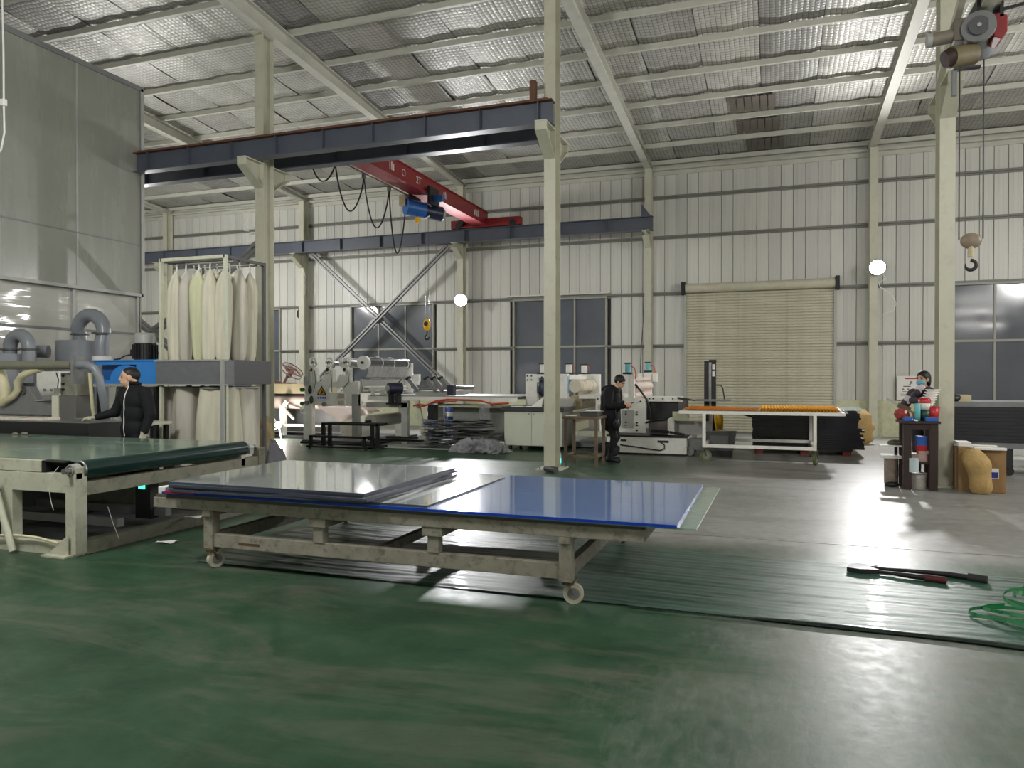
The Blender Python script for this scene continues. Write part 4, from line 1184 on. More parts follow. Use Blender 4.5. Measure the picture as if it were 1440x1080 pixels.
put('control_case', MB().box(-9.12, -8.95, 17.1, 17.35, 6.02, 6.28), M_BEIGE, h)
put('limit_switch', MB().box(-8.75, -8.68, 17.3, 17.4, 5.6, 5.75), M_YELLOW, h)
for x in (-8.62, -8.52):
    put('wire_rope', MB().cyl((x, 17.6, 3.1), (x, 17.6, 5.8), 0.006, n=6), M_DARK, h)
k = put('hook_block', MB().ell((-8.57, 17.6, 2.98), (0.1, 0.07, 0.17)), M_YELLOW, h)
put('sheave', MB().cyl((-8.57, 17.52, 3.0), (-8.57, 17.68, 3.0), 0.06, n=14), M_RUBBER, k)
put('hook', MB().tube([(-8.57, 17.6, 2.84), (-8.57, 17.6, 2.74), (-8.63, 17.6, 2.67), (-8.6, 17.6, 2.6), (-8.53, 17.6, 2.6), (-8.5, 17.6, 2.67)], [0.02, 0.02, 0.024, 0.028, 0.022, 0.01], 10), M_DARK, k)

# hoist at the right column
j = thing('jib_beam', 'cream jib beam reaching out from the right column above the hoist', 'beam', (2.4, 12.2, 5.9))
m = MB().box(2.36, 2.56, 7.0, 12.25, 6.28, 6.3).box(2.36, 2.56, 7.0, 12.25, 6.1, 6.12).box(2.455, 2.465, 7.0, 12.25, 6.12, 6.28)
put('monorail', m, M_CREAM, j)
put('tie_rod', MB().bar((2.3, 12.25, 7.4), (2.46, 9.6, 6.3), 0.05, 0.05), M_CREAM, j)
put('wall_arm', MB().bar((2.25, 12.25, 5.9), (2.25, 10.2, 6.7), 0.08, 0.1), M_CREAM, j)
h = thing('electric_hoist', 'grey electric hoist with red control case hanging near the right column', 'hoist', (2.4, 10.7, 5.7))
put('drum', MB().cyl((2.3, 10.5, 5.86), (2.5, 11.05, 5.82), 0.16, n=26), M_DUCT, h)
put('gear_case', MB().cyl((2.33, 10.42, 5.86), (2.35, 10.5, 5.86), 0.185, n=26), M_GREY, h)
put('gear_cover', MB().cyl((2.33, 10.395, 5.86), (2.33, 10.43, 5.86), 0.115, n=24), M_HOPPERD, h)
put('cover_hub', MB().cyl((2.33, 10.38, 5.86), (2.33, 10.4, 5.86), 0.025, n=12), M_LGREY, h)
put('lower_motor', MB().cyl((2.05, 10.5, 5.55), (2.32, 10.62, 5.6), 0.13, n=22), pm('motor_olive', (110, 100, 74), 0.45, var=0.3), h)
put('lower_motor_cap', MB().cyl((1.98, 10.48, 5.52), (2.06, 10.5, 5.55), 0.1, 0.12, n=20), M_BROWN, h)
put('side_motor', MB().cyl((1.86, 10.6, 5.83), (2.1, 10.6, 5.85), 0.085, n=20), pm('motor_taupe', (128, 120, 106), 0.5, var=0.2), h)
put('side_motor_end', MB().cyl((1.8, 10.6, 5.83), (1.86, 10.6, 5.83), 0.09, n=20), M_LGREY, h)
put('gearbox', MB().box(2.08, 2.24, 10.5, 10.7, 5.75, 6.02), pm('gearbox_taupe', (104, 98, 86), 0.5, var=0.2), h, bevel=0.02)
put('red_case', MB().prism([(2.5, 5.72), (2.58, 5.68), (2.64, 5.76), (2.64, 5.96), (2.56, 6.0), (2.46, 5.99)], 'y', 10.45, 10.75), M_RED, h, bevel=0.01)
put('trolley_bracket', MB().box(2.32, 2.36, 10.45, 10.85, 5.95, 6.2), M_DARK, h)
put('trolley_bracket', MB().box(2.56, 2.6, 10.45, 10.85, 5.95, 6.2), M_DARK, h)
put('conductor_arm', MB().bar((2.52, 10.6, 6.08), (2.86, 10.6, 6.13), 0.025, 0.035), M_DARK, h)
put('rope_guide', MB().box(2.1, 2.38, 10.52, 10.6, 5.4, 5.425), M_DARK, h)
put('bumper', MB().box(2.08, 2.13, 10.55, 10.62, 5.1, 5.42), M_GREY, h)
for x in (2.16, 2.42):
    put('wire_rope', MB().cyl((x, 10.56, 3.3), (x, 10.56, 5.5), 0.008, n=6), M_DARK, h)
k = put('hook_block', MB().ell((2.29, 10.56, 3.28), (0.12, 0.05, 0.1)), pm('hook_block_taupe', (138, 122, 104), 0.5, var=0.2), h)
put('block_neck', MB().cyl((2.29, 10.56, 3.08), (2.29, 10.56, 3.22), 0.035, n=12), M_BEIGE, k)
put('hook', MB().tube(arc((2.29, 10.56, 2.98), 0.06, 0.5 * PI, -1.1 * PI, 14), [0.022] * 11 + [0.018, 0.014, 0.008, 0.006], 9), M_DARK, k)

# ------------------------------------------------------------------ film line along the back: unwinder
u = thing('film_unwinder', 'white film unwinding machine with hand wheels and clear film rolls', 'machine', (-9.9, 16.5, 0))
def up(n, m, mat=None, par=None, bevel=0.004):
    return put(n, m, mat or M_WHITE, par or u, bevel=bevel)
for y in (15.4, 17.7):
    plate = MB().box(-10.8, -9.3, y, y + 0.09, 0.92, 1.24).box(-10.8, -10.1, y, y + 0.09, 1.24, 1.5).box(-9.72, -9.3, y, y + 0.09, 1.24, 1.5).box(-10.1, -9.72, y, y + 0.09, 1.36, 1.5)
    pl = up('side_plate', plate)
    for x in (-10.15, -9.72):
        put('bearing_disc', MB().cyl((x, y - 0.03, 1.53), (x, y + 0.06, 1.53), 0.14, n=24), M_WHITE, pl)
    up('corner_post', MB().box(-10.82, -10.58, y - 0.02, y + 0.12, 0, 0.95))
    up('corner_post', MB().box(-9.46, -9.3, y - 0.03, y + 0.1, 0.05, 1.2), M_LGREY)
up('machine_foot', MB().box(-10.86, -9.0, 15.36, 17.9, 0.02, 0.08), M_HOPPERD)
for k, x in enumerate((-10.48, -10.03, -9.56)):
    a = up('brake_arm', MB().box(x - 0.06, x + 0.06, 15.36, 15.48, 1.48, 1.82).box(x - 0.09, x + 0.02, 15.3, 15.4, 1.72, 1.84))
    put('clamp', MB().ell((x - 0.06, 15.32, 1.78), (0.05, 0.04, 0.05)), M_DARK, a)
    w = up('hand_wheel', MB().torus((x, 15.3, 1.96), 0.105, 0.02, 'y'), bevel=0)
    put('wheel_hub', MB().cyl((x, 15.27, 1.96), (x, 15.42, 1.96), 0.03, n=12), M_GREY, w)
    for q in range(5):
        an = 2 * PI * q / 5 + 0.3
        put('spoke', MB().bar((x, 15.3, 1.96), (x + 0.1 * math.cos(an), 15.3, 1.96 + 0.1 * math.sin(an)), 0.012, 0.022, (0, 1, 0)), M_WHITE, w)
    up('wheel_cable', MB().tube([(x + 0.05, 15.28, 1.76), (x + 0.09, 15.26, 1.5), (x + (0.02, 0.08, -0.15)[k], 15.28, 1.25)], 0.008, 6), M_DARK, bevel=0)
for k, (x, r, m) in enumerate(((-9.2, 0.145, M_CLEARROLL), (-9.72, 0.11, M_SILVER), (-10.15, 0.06, M_STEEL))):
    rl = up('film_roll', MB().cyl((x, 15.52, 1.95), (x, 17.62, 1.95), r, n=28), m, bevel=0)
    put('core_disc', MB().cyl((x, 15.44, 1.95), (x, 15.53, 1.95), r + 0.02 if k < 2 else r, n=28), M_PAPER, rl)
    put('roll_shaft', MB().cyl((x, 15.38, 1.95), (x, 17.75, 1.95), 0.03, n=12), M_DARK, rl)
    if k == 0:
        for y in (16.15, 16.75, 17.5):
            put('film_band', MB().torus((x, y, 1.95), r, 0.014, 'y'), M_PAPER, rl)
up('rear_bracket', MB().box(-9.3, -9.08, 17.72, 17.82, 1.2, 1.98))
up('rear_bracket', MB().prism([(-9.35, 1.25), (-9.0, 1.25), (-8.88, 1.5), (-8.88, 1.68), (-9.35, 1.68)], 'y', 17.74, 17.86))
up('guide_roller', MB().cyl((-9.2, 15.5, 1.6), (-9.2, 17.7, 1.6), 0.035, n=14), M_STEEL, bevel=0)
up('guide_roller', MB().cyl((-9.45, 15.5, 1.42), (-9.45, 17.7, 1.42), 0.05, n=14), M_STEEL, bevel=0)
up('film_web', MB().add([(-9.06, 15.55, 1.93), (-9.06, 17.6, 1.93), (-9.17, 17.6, 1.6), (-9.17, 15.55, 1.6)], [(0, 1, 2, 3)]), M_SILVER, bevel=0)
up('cross_board', MB().box(-9.32, -9.26, 15.5, 17.7, 1.22, 1.56), M_LGREY)
for z in (1.28, 1.36):
    up('cross_tube', MB().cyl((-9.22, 15.5, z), (-9.22, 17.7, z), 0.03, n=12), bevel=0)
up('slanted_web', MB().add([(-10.5, 15.5, 0.88), (-10.5, 17.6, 0.88), (-9.9, 17.6, 0.72), (-9.9, 15.5, 0.52)], [(0, 1, 2, 3)]), M_PINK, bevel=0)
rl = up('paper_roll', MB().cyl((-9.15, 15.7, 0.55), (-9.15, 17.1, 0.55), 0.15, n=28), pm('grey_paper_roll', (178, 176, 164), 0.4, var=0.08), bevel=0)
put('roll_shaft', MB().cyl((-9.15, 15.5, 0.55), (-9.15, 17.4, 0.55), 0.03, n=12), M_DARK, rl)
up('roll_cradle', MB().box(-9.3, -9.0, 15.55, 15.65, 0.08, 0.5), M_WHITE)
up('roll_cradle', MB().box(-9.3, -9.0, 17.2, 17.3, 0.08, 0.5), M_WHITE)
for z in (1.15, 0.98):
    gm = up('gauge_box', MB().box(-9.87, -9.64, 15.37, 15.4, z - 0.06, z + 0.08))
    put('gauge_face', MB().box(-9.84, -9.67, 15.363, 15.37, z - 0.04, z + 0.06), pm('gauge_face', (190, 170, 160), 0.4, var=0.2, scale=20), gm)
ws = up('warning_sign', MB().prism([(-10.42, 1.17), (-10.16, 1.17), (-10.29, 1.4)], 'y', 15.36, 15.37), M_DARK, bevel=0)
put('sign_face', MB().prism([(-10.38, 1.19), (-10.2, 1.19), (-10.29, 1.355)], 'y', 15.355, 15.36), M_YELLOW, ws)
put('sign_symbol', MB().prism([(-10.33, 1.2), (-10.27, 1.21), (-10.24, 1.25), (-10.28, 1.3), (-10.3, 1.26)], 'y', 15.352, 15.355), M_DARK, ws)
pl = up('warning_plate', MB().box(-10.43, -10.13, 15.36, 15.37, 1.05, 1.155), pm('pale_label', (216, 216, 232), 0.5), bevel=0)
for k in range(4):
    put('plate_text', MB().box(-10.4 + k * 0.066, -10.355 + k * 0.066, 15.355, 15.36, 1.085, 1.135), pm('label_ink', (90, 96, 190), 0.5), pl)
for x, z, m in ((-10.66, 1.3, M_DARK), (-10.62, 1.06, pm('dark_green_grip', (40, 52, 44), 0.5))):
    up('hanging_grip', MB().ell((x + 0.04, 15.36, z), (0.05, 0.04, 0.1)), m, bevel=0)
for x, z in ((-10.84, 1.3), (-10.84, 0.96), (-10.72, 0.98), (-10.22, 0.95)):
    kn = up('knob', MB().cyl((x, 15.33, z), (x, 15.4, z), 0.05, n=14), M_GREY if x > -10.8 else pm('green_knob', (20, 110, 60), 0.4), bevel=0)
up('regulator', MB().box(-10.78, -10.6, 15.33, 15.4, 1.4, 1.62).cyl((-10.62, 15.34, 1.5), (-10.62, 15.34, 1.72), 0.05, n=12), M_LGREY, bevel=0)
up('air_hose', MB().tube([(-10.74, 15.34, 0.95), (-10.86, 15.32, 0.85), (-10.84, 15.32, 0.74), (-10.7, 15.33, 0.7)], 0.015, 8), M_WHITE, bevel=0)
up('lower_box', MB().box(-10.1, -9.75, 15.9, 16.2, 0.08, 0.45), M_WHITE)
up('lower_box', MB().box(-9.7, -9.5, 15.8, 16.0, 0.08, 0.42), M_KRAFT)
up('black_caster_bar', MB().box(-10.86, -9.2, 15.3, 15.38, 0.0, 0.05), M_DARK)

# black low rack in front of it
r = thing('black_rack', 'low black two step steel rack in front of the unwinder', 'rack', (-9.05, 14.5, 0))
def rk(n, m):
    put(n, m, M_DARK, r)
rk('top_bar', MB().box(-9.72, -8.26, 14.5, 14.56, 0.52, 0.57).box(-9.72, -8.26, 14.86, 14.92, 0.52, 0.57).box(-9.72, -9.66, 14.5, 14.92, 0.52, 0.57).box(-8.32, -8.26, 14.5, 14.92, 0.52, 0.57))
rk('step_bar', MB().box(-9.84, -8.42, 14.2, 14.26, 0.25, 0.3).box(-9.84, -9.78, 14.2, 14.56, 0.25, 0.3).box(-8.48, -8.42, 14.2, 14.56, 0.25, 0.3))
for x in (-9.69, -9.52, -8.42, -8.29):
    rk('post', MB().box(x - 0.035, x + 0.035, 14.5, 14.57, 0.04, 0.54))
for x in (-9.81, -8.45):
    rk('post', MB().box(x - 0.03, x + 0.03, 14.2, 14.26, 0.04, 0.28))
rk('base_bar', MB().box(-9.9, -8.26, 14.18, 14.26, 0.03, 0.07).box(-9.72, -8.26, 14.86, 14.92, 0.03, 0.07).box(-9.9, -9.82, 14.18, 14.92, 0.03, 0.07).box(-8.34, -8.26, 14.18, 14.92, 0.03, 0.07))
for x in (-9.84, -8.4):
    rk('foot', MB().cyl((x, 14.22, 0), (x, 14.22, 0.04), 0.03, n=10))
for x in (-9.69, -8.29):
    rk('foot', MB().cyl((x, 14.88, 0), (x, 14.88, 0.04), 0.03, n=10))

# beige cabinet with fan, work light left of the unwinder
b = thing('paper_roll_stand', 'beige machine housing left of the unwinder carrying the round fan', 'machine', (-12.2, 17.0, 0))
put('housing', MB().box(-13.4, -11.3, 16.7, 17.6, 1.17, 1.43), M_BEIGE, b)
put('dark_gap', MB().box(-13.4, -11.3, 16.72, 17.6, 1.13, 1.17), M_DARK, b)
put('roll', MB().cyl((-13.4, 17.0, 0.95), (-11.4, 17.0, 0.95), 0.2, n=26), M_PINK, b)
put('stand_post', MB().box(-12.42, -12.28, 16.6, 16.72, 0.0, 0.85), M_WHITE, b)
put('stand_arm', MB().bar((-12.3, 16.6, 0.8), (-11.9, 16.5, 0.5), 0.05, 0.05).bar((-12.35, 16.6, 0.75), (-12.15, 16.55, 0.98), 0.07, 0.09), M_PINK, b)
put('back_panel', MB().box(-13.4, -11.2, 17.5, 17.6, 0.1, 1.13), M_GREY, b)
put('floor_rail', MB().box(-13.4, -11.0, 16.4, 16.5, 0.0, 0.08), M_DARK, b)
put('floor_rail', MB().box(-13.4, -11.0, 17.3, 17.4, 0.0, 0.08), M_DARK, b)
put('shelf_bar', MB().box(-13.4, -11.0, 16.62, 16.7, 0.3, 0.36), M_WHITE, b)
f = thing('round_fan', 'dusty brown round fan tilted back on the beige housing', 'fan', (-12.4, 16.9, 1.43))
cF = Vector((-12.25, 16.9, 1.78))
tl = Matrix.Rotation(-0.9, 3, 'Y')
def ringpts(R, off):
    return [cF + tl @ Vector((off, R * math.cos(2 * PI * k / 24), R * math.sin(2 * PI * k / 24))) for k in range(25)]
M_FAN = pm('fan_brown', (126, 92, 84), 0.5, var=0.2)
put('guard_ring', MB().tube(ringpts(0.3, 0.05), 0.014, 6, False).tube(ringpts(0.3, -0.05), 0.014, 6, False), M_FAN, f)
gu = MB()
for k in range(16):
    an = 2 * PI * k / 16
    gu.tube([cF + tl @ Vector((0.09, 0, 0)), cF + tl @ Vector((0.05, 0.3 * math.cos(an), 0.3 * math.sin(an)))], 0.005, 5)
put('guard_wires', gu, M_FAN, f, kind='stuff')
for k in range(3):
    an = 2 * PI * k / 3
    put('fan_blade', MB().add([cF + tl @ Vector((0.0, 0.02, 0)), cF + tl @ Vector((0.03, 0.24 * math.cos(an), 0.24 * math.sin(an))), cF + tl @ Vector((-0.03, 0.24 * math.cos(an + 1.1), 0.24 * math.sin(an + 1.1)))], [(0, 1, 2)]), M_FAN, f)
put('fan_motor', MB().cyl(cF + tl @ Vector((-0.2, 0, 0)), cF + tl @ Vector((0.02, 0, 0)), 0.07, n=14), M_FAN, f)
put('fan_foot', MB().bar(cF + Vector((-0.1, 0, -0.06)), (-12.5, 16.9, 1.45), 0.05, 0.05).box(-12.68, -12.2, 16.75, 17.05, 1.43, 1.46).bar((-12.7, 16.8, 1.52), (-12.55, 16.8, 1.45), 0.05, 0.05), M_FAN, f)
w = thing('work_lamp', 'glaring work light on the floor beside the unwinder', 'lamp', (-12.25, 16.3, 0))
put('reflector', MB().cyl((-12.25, 16.32, 0.36), (-12.21, 16.26, 0.36), 0.06, 0.09, n=18), M_LGREY, w)
put('bulb', MB().cyl((-12.207, 16.255, 0.36), (-12.203, 16.25, 0.36), 0.08, n=18), M_WORKFACE, w)
put('tripod', MB().bar((-12.25, 16.32, 0.32), (-12.6, 16.5, 0.6), 0.03, 0.03).bar((-12.25, 16.32, 0.32), (-12.0, 16.1, 0.0), 0.03, 0.03).bar((-12.25, 16.32, 0.32), (-12.5, 16.0, 0.0), 0.03, 0.03), M_LGREY, w)
lamp('work_light', 'POINT', (-12.15, 16.18, 0.4), (-10, 14, 0.5), WORK, (1.0, 0.93, 0.88), 0.08)
s = put('sack', lumpy((-9.32, 11.4, 0.3), (0.17, 0.18, 0.3), 1, 0.2), pm('yellow_sack', (190, 186, 110), 0.6, bump=0.3), label='yellow green sack at the foot of the left column', cat='sack', origin=(-9.15, 11.3, 0))
s = put('sack', lumpy((-9.12, 11.75, 0.4), (0.15, 0.15, 0.4), 2, 0.2), pm('tan_sack', (166, 148, 108), 0.7, bump=0.4), label='tan cloth sack leaning at the foot of the left column', cat='sack', origin=(-8.72, 11.6, 0))
put('brick_block', MB().box(-9.3, -9.05, 12.0, 12.2, 0, 0.2), pm('brown_block', (88, 76, 66), 0.7), label='brown block on the floor at the base of the left column', cat='block', origin=(-9.2, 12.1, 0), bevel=0.006)

# bed with guide rollers
b = thing('film_bed', 'long white laminating bed between the unwinder and the cabinet', 'machine', (-7.2, 16.8, 0))
def bp(n, m, mat=None, bevel=0.004, par=None):
    return put(n, m, mat or M_WHITE, par or b, bevel=bevel)
bp('bed_apron', MB().box(-9.25, -5.45, 15.75, 15.83, 1.05, 1.15))
bp('bed_apron', MB().box(-9.25, -5.45, 17.8, 17.88, 1.05, 1.15))
bp('bed_top', MB().box(-9.25, -5.45, 15.78, 17.85, 1.155, 1.175), M_LGREY)
bp('bed_shadow_gap', MB().box(-9.2, -5.5, 15.79, 17.84, 1.145, 1.157), M_DARK)
bp('under_beam', MB().box(-9.28, -8.15, 15.72, 15.84, 0.88, 1.0), M_LGREY)
for x, y in ((-8.25, 15.78), (-8.25, 17.8)):
    bp('leg', MB().box(x - 0.08, x + 0.08, y - 0.06, y + 0.06, 0.02, 1.05), M_LGREY)
bp('slant_leg', MB().bar((-7.95, 15.8, 1.05), (-7.75, 15.8, 0.1), 0.08, 0.1), M_OFFWHITE)
bp('slant_leg', MB().bar((-7.2, 15.8, 0.75), (-7.75, 15.8, 0.08), 0.05, 0.05), M_GREY)
bp('upper_frame', MB().box(-9.2, -8.3, 15.72, 15.78, 1.3, 1.37).box(-9.15, -9.08, 15.72, 15.8, 1.17, 1.3).box(-8.62, -8.55, 15.72, 15.8, 1.17, 1.3))
bp('frame_pad', MB().box(-8.95, -8.8, 15.8, 16.0, 1.18, 1.3), M_OFFWHITE)
mo = bp('clamp_motor', MB().cyl((-8.55, 15.5, 1.34), (-8.35, 15.75, 1.34), 0.14, n=20), pm('motor_indigo', (34, 30, 58), 0.4, var=0.2), 0)
put('motor_face', MB().cyl((-8.58, 15.46, 1.34), (-8.55, 15.5, 1.34), 0.07, n=16), M_LGREY, mo)
put('motor_foot', MB().box(-8.58, -8.5, 15.55, 15.7, 0.98, 1.25).box(-8.4, -8.32, 15.55, 15.7, 0.98, 1.25).box(-8.62, -8.28, 15.5, 15.72, 0.96, 1.0), M_DARK, mo)
put('motor_lever', MB().bar((-8.4, 15.6, 1.42), (-8.25, 15.6, 1.56), 0.02, 0.02), M_DARK, mo)
bp('roller_tube', MB().cyl((-8.3, 16.2, 1.38), (-7.2, 16.2, 1.36), 0.045, n=14), M_STEEL, 0)
bp('roller_tube', MB().cyl((-8.2, 17.0, 1.36), (-7.0, 17.0, 1.34), 0.045, n=14), M_STEEL, 0)
for x in (-8.1, -7.62, -7.44, -7.25):
    a = bp('nip_arm', MB().bar((x - 0.18, 16.0, 1.56), (x + 0.06, 16.0, 1.28), 0.06, 0.09), M_GREY, 0)
    put('nip_knob', MB().cyl((x - 0.22, 15.95, 1.56), (x - 0.16, 16.05, 1.6), 0.035, n=10), M_DARK, a)
bp('end_block', MB().box(-7.22, -7.06, 15.9, 16.05, 1.18, 1.42), pm('navy_block', (40, 44, 62), 0.4), 0.006)
bp('bed_feed', MB().box(-8.15, -7.3, 16.1, 17.4, 1.18, 1.28), M_LGREY)
bp('red_hose', MB().tube([(-7.98, 15.66, 0.93), (-7.85, 15.66, 0.97), (-7.65, 15.66, 0.95), (-7.4, 15.66, 1.05), (-7.1, 15.66, 1.09), (-6.6, 15.66, 1.08), (-6.3, 15.66, 1.07), (-6.0, 15.66, 1.0), (-5.6, 15.66, 1.02)], 0.02, 8), pm('red_hose', (200, 74, 52), 0.45), 0)
bp('red_hose', MB().tube([(-7.9, 15.7, 0.9), (-7.7, 15.68, 0.93), (-7.55, 15.68, 0.99), (-7.3, 15.68, 1.03), (-6.9, 15.68, 1.04)], 0.016, 8), pm('red_hose', (200, 74, 52), 0.45), 0)
bp('drive_box', MB().box(-7.65, -7.5, 15.75, 16.0, 0.55, 0.95), M_DARK)
bp('under_shield', MB().box(-7.25, -5.62, 16.3, 16.36, 0.1, 0.88), M_LGREY)
bp('shield_cap', MB().box(-7.45, -5.7, 15.9, 16.4, 0.9, 0.96), M_PLINTH)
bp('low_rail', MB().box(-9.0, -7.2, 15.3, 15.36, 0.12, 0.17), M_DARK)
bp('low_rail', MB().box(-8.4, -7.6, 15.1, 15.16, 0.2, 0.25), M_DARK)
bp('floor_pan', MB().box(-8.6, -6.2, 14.8, 15.6, 0.01, 0.03), M_LGREY)
for k in range(9):
    x, z0 = -9.05 + (k % 5) * 0.3 + (0.15 if k > 4 else 0), 0.44 if k > 4 else 0.0
    lb = ['leftmost blue jug in the lower row behind the machine', 'second blue jug from the left in the lower row', 'middle blue jug in the lower row behind the machine', 'fourth blue jug from the left in the lower row',
          'rightmost blue jug in the lower row behind the machine', 'leftmost blue jug of the upper row behind the machine', 'second blue jug of the upper row behind the machine', 'third blue jug of the upper row behind the machine',
          'rightmost blue jug of the upper row behind the machine'][k]
    jg = put('water_jug', MB().lathe((x, 18.6, z0), [(0.0, 0), (0.13, 0.01), (0.135, 0.3), (0.11, 0.35), (0.05, 0.4), (0.04, 0.43), (0.0, 0.43)], 18), pm('jug_blue', (60, 96, 178), 0.25, var=0.2, coat=0.3), label=lb, cat='jug', group='blue jugs behind the laminating bed', origin=(x, 18.6, z0))
    put('label_band', MB().cyl((x, 18.6, z0 + 0.1), (x, 18.6, z0 + 0.22), 0.137, n=18, cap=False), M_PAPER, jg)

# stack of silver film strips with crumpled wrap
rnd = random.Random(3)
t = thing('film_offcuts', 'heap of silvery film offcuts on the floor under the bed', 'film offcuts', (-6.6, 15.3, 0), kind='stuff')
m = MB()
for k in range(30):
    z = 0.06 + k * 0.02
    xa, xb = -7.5 + rnd.uniform(-0.25, 0.25) + k * 0.006, -5.72 + rnd.uniform(-0.2, 0.12)
    ya = 14.95 + rnd.uniform(-0.1, 0.15)
    yw = rnd.uniform(0.2, 0.45)
    p, q = rnd.uniform(0, 6), rnd.uniform(0.0, 0.12)
    m.grid(14, 3, lambda u, v: (xa + (xb - xa) * u, ya + yw * v + 0.04 * math.sin(5 * u + p), z + q * (u - 0.3) + 0.018 * math.sin(9 * u + p) + 0.012 * math.sin(6 * v + p * 2)))
put('film_strips', m, M_SILVER, t, kind='stuff')
m = MB()
def crumple(u, v):
    a = u * 2 * PI
    r = 0.2 + 0.35 * v
    h = 0.22 * (1 - v) ** 0.8 + 0.11 * rnd.uniform(-1, 1)
    return (-5.95 + r * 1.25 * math.cos(a) + rnd.uniform(-.09, .09), 14.75 + r * 0.7 * math.sin(a) + rnd.uniform(-.09, .09), max(0.006, h))
m.grid(46, 12, crumple, False)
put('crumpled_wrap', m, M_WRAP, t, kind='stuff')
m = MB()
m.grid(14, 6, lambda u, v: (-6.3 + 0.2 * v + 0.1 * (1 - u) * math.sin(8 * v), 15.62 + 0.03 * math.sin(9 * v + 8 * u), 1.0 - 0.36 * u + rnd.uniform(-.02, .02)), False)
put('hanging_wrap', m, M_WRAP, t, kind='stuff')

# ------------------------------------------------------------------ cabinet on casters
k = thing('control_cabinet', 'white control cabinet on casters left of the middle column', 'cabinet', (-4.95, 15.9, 0))
put('carcass', MB().box(-5.62, -4.3, 15.42, 16.3, 0.1, 0.86), pm('cabinet_white', (214, 218, 200), 0.45, var=0.04), k, bevel=0.004)
for a, b in ((-5.61, -4.99), (-4.98, -4.31)):
    dr = put('cabinet_door', MB().box(a, b, 15.4, 15.42, 0.11, 0.85), pm('cabinet_white', (214, 218, 200), 0.45), k, bevel=0.002)
    put('door_lock', MB().cyl((b - 0.05 if a < -5.2 else a + 0.05, 15.385, 0.8), (b - 0.05 if a < -5.2 else a + 0.05, 15.4, 0.8), 0.014, n=8), M_GREY, dr)
put('side_panel', MB().box(-4.3, -4.285, 15.42, 16.3, 0.1, 0.86), M_GREY, k)
put('desk_top', MB().box(-5.66, -4.24, 15.34, 16.36, 0.86, 0.95), pm('desk_top_dark', (58, 60, 62), 0.4), k, bevel=0.006)
put('sloped_panel', MB().prism([(16.0, 0.95), (16.36, 0.95), (16.36, 1.12)], 'x', -5.0, -4.24), M_LGREY, k)
for x in (-5.5, -4.42):
    for y in (15.5, 16.2):
        put('caster_wheel', MB().cyl((x - 0.02, y, 0.05), (x + 0.02, y, 0.05), 0.05, n=14), M_RUBBER, k)
for q, (x, y, w, d_, a, lb) in enumerate(((-5.38, 15.6, 0.28, 0.36, 0.3, 'open notebook at the left of the cabinet top'), (-5.12, 15.62, 0.1, 0.22, -0.2, 'narrow paper slip on the cabinet top'), (-4.9, 15.5, 0.22, 0.18, 0.1, 'white note near the middle column on the cabinet top'))):
    put('paper', MB().obox((x, y, 0.956), (w, d_, 0.01), a), M_PAPER, label=lb, cat='paper', origin=(x, y, 0.95))
put('folded_sheet', MB().add([(-5.08, 15.7, 0.96), (-4.86, 15.75, 0.96), (-4.84, 15.85, 1.17), (-4.96, 15.86, 1.06)], [(0, 1, 2, 3)]).add([(-5.08, 15.71, 0.955), (-4.86, 15.76, 0.955), (-4.84, 15.86, 1.165), (-4.96, 15.87, 1.055)], [(3, 2, 1, 0)]), M_PAPER, label='folded white sheet standing up on the cabinet', cat='paper', origin=(-4.95, 15.8, 0.95))
put('cloth_heap', lumpy((-4.76, 15.85, 1.02), (0.13, 0.1, 0.07), 3), pm('ochre_cloth', (128, 112, 62), 0.8, bump=0.4), label='ochre cloth heap on the cabinet beside the column', cat='cloth', origin=(-4.76, 15.85, 0.95))

# ------------------------------------------------------------------ roller press behind the middle column
p = thing('roller_press', 'white roller press with large rolls behind the middle column', 'machine', (-4.7, 17.0, 0))
def pp(n, m, mat=None, par=None, bevel=0.004):
    return put(n, m, mat or M_WHITE, par or p, bevel=bevel)
pp('side_frame', MB().box(-5.46, -5.18, 16.42, 16.56, 0.1, 1.68).box(-4.94, -4.45, 16.42, 16.56, 0.1, 1.68).box(-5.18, -4.94, 16.42, 16.56, 1.6, 1.68))
pp('side_frame', MB().box(-4.65, -4.1, 18.2, 18.34, 0.1, 1.68))
pp('top_beam', MB().box(-4.66, -4.42, 16.5, 18.3, 1.55, 1.66))
pp('cross_frame', MB().box(-4.5, -4.38, 18.0, 18.2, 1.2, 1.56))
pp('gear_motor', MB().ell((-5.06, 16.45, 1.35), (0.13, 0.1, 0.2)).cyl((-5.06, 16.45, 1.45), (-5.06, 16.45, 1.62), 0.04, n=10), pm('motor_navy', (44, 52, 66), 0.4, var=0.2), bevel=0)
pp('upper_roll', MB().cyl((-4.32, 16.6, 1.4), (-4.32, 18.15, 1.4), 0.15, n=30), pm('roll_cream', (206, 198, 178), 0.3, var=0.04), bevel=0)
pp('lower_roll', MB().cyl((-4.32, 16.6, 1.02), (-4.32, 18.15, 1.02), 0.17, n=30), pm('roll_tan', (172, 156, 124), 0.3, var=0.06), bevel=0)
pp('roll_guard', MB().box(-4.6, -4.35, 16.6, 18.1, 0.35, 0.8), pm('guard_olive', (160, 158, 130), 0.5))
pp('label_strip', MB().box(-4.448, -4.444, 16.44, 16.54, 1.25, 1.62), pm('label_blue', (120, 168, 214), 0.4, var=0.3, scale=12), bevel=0)
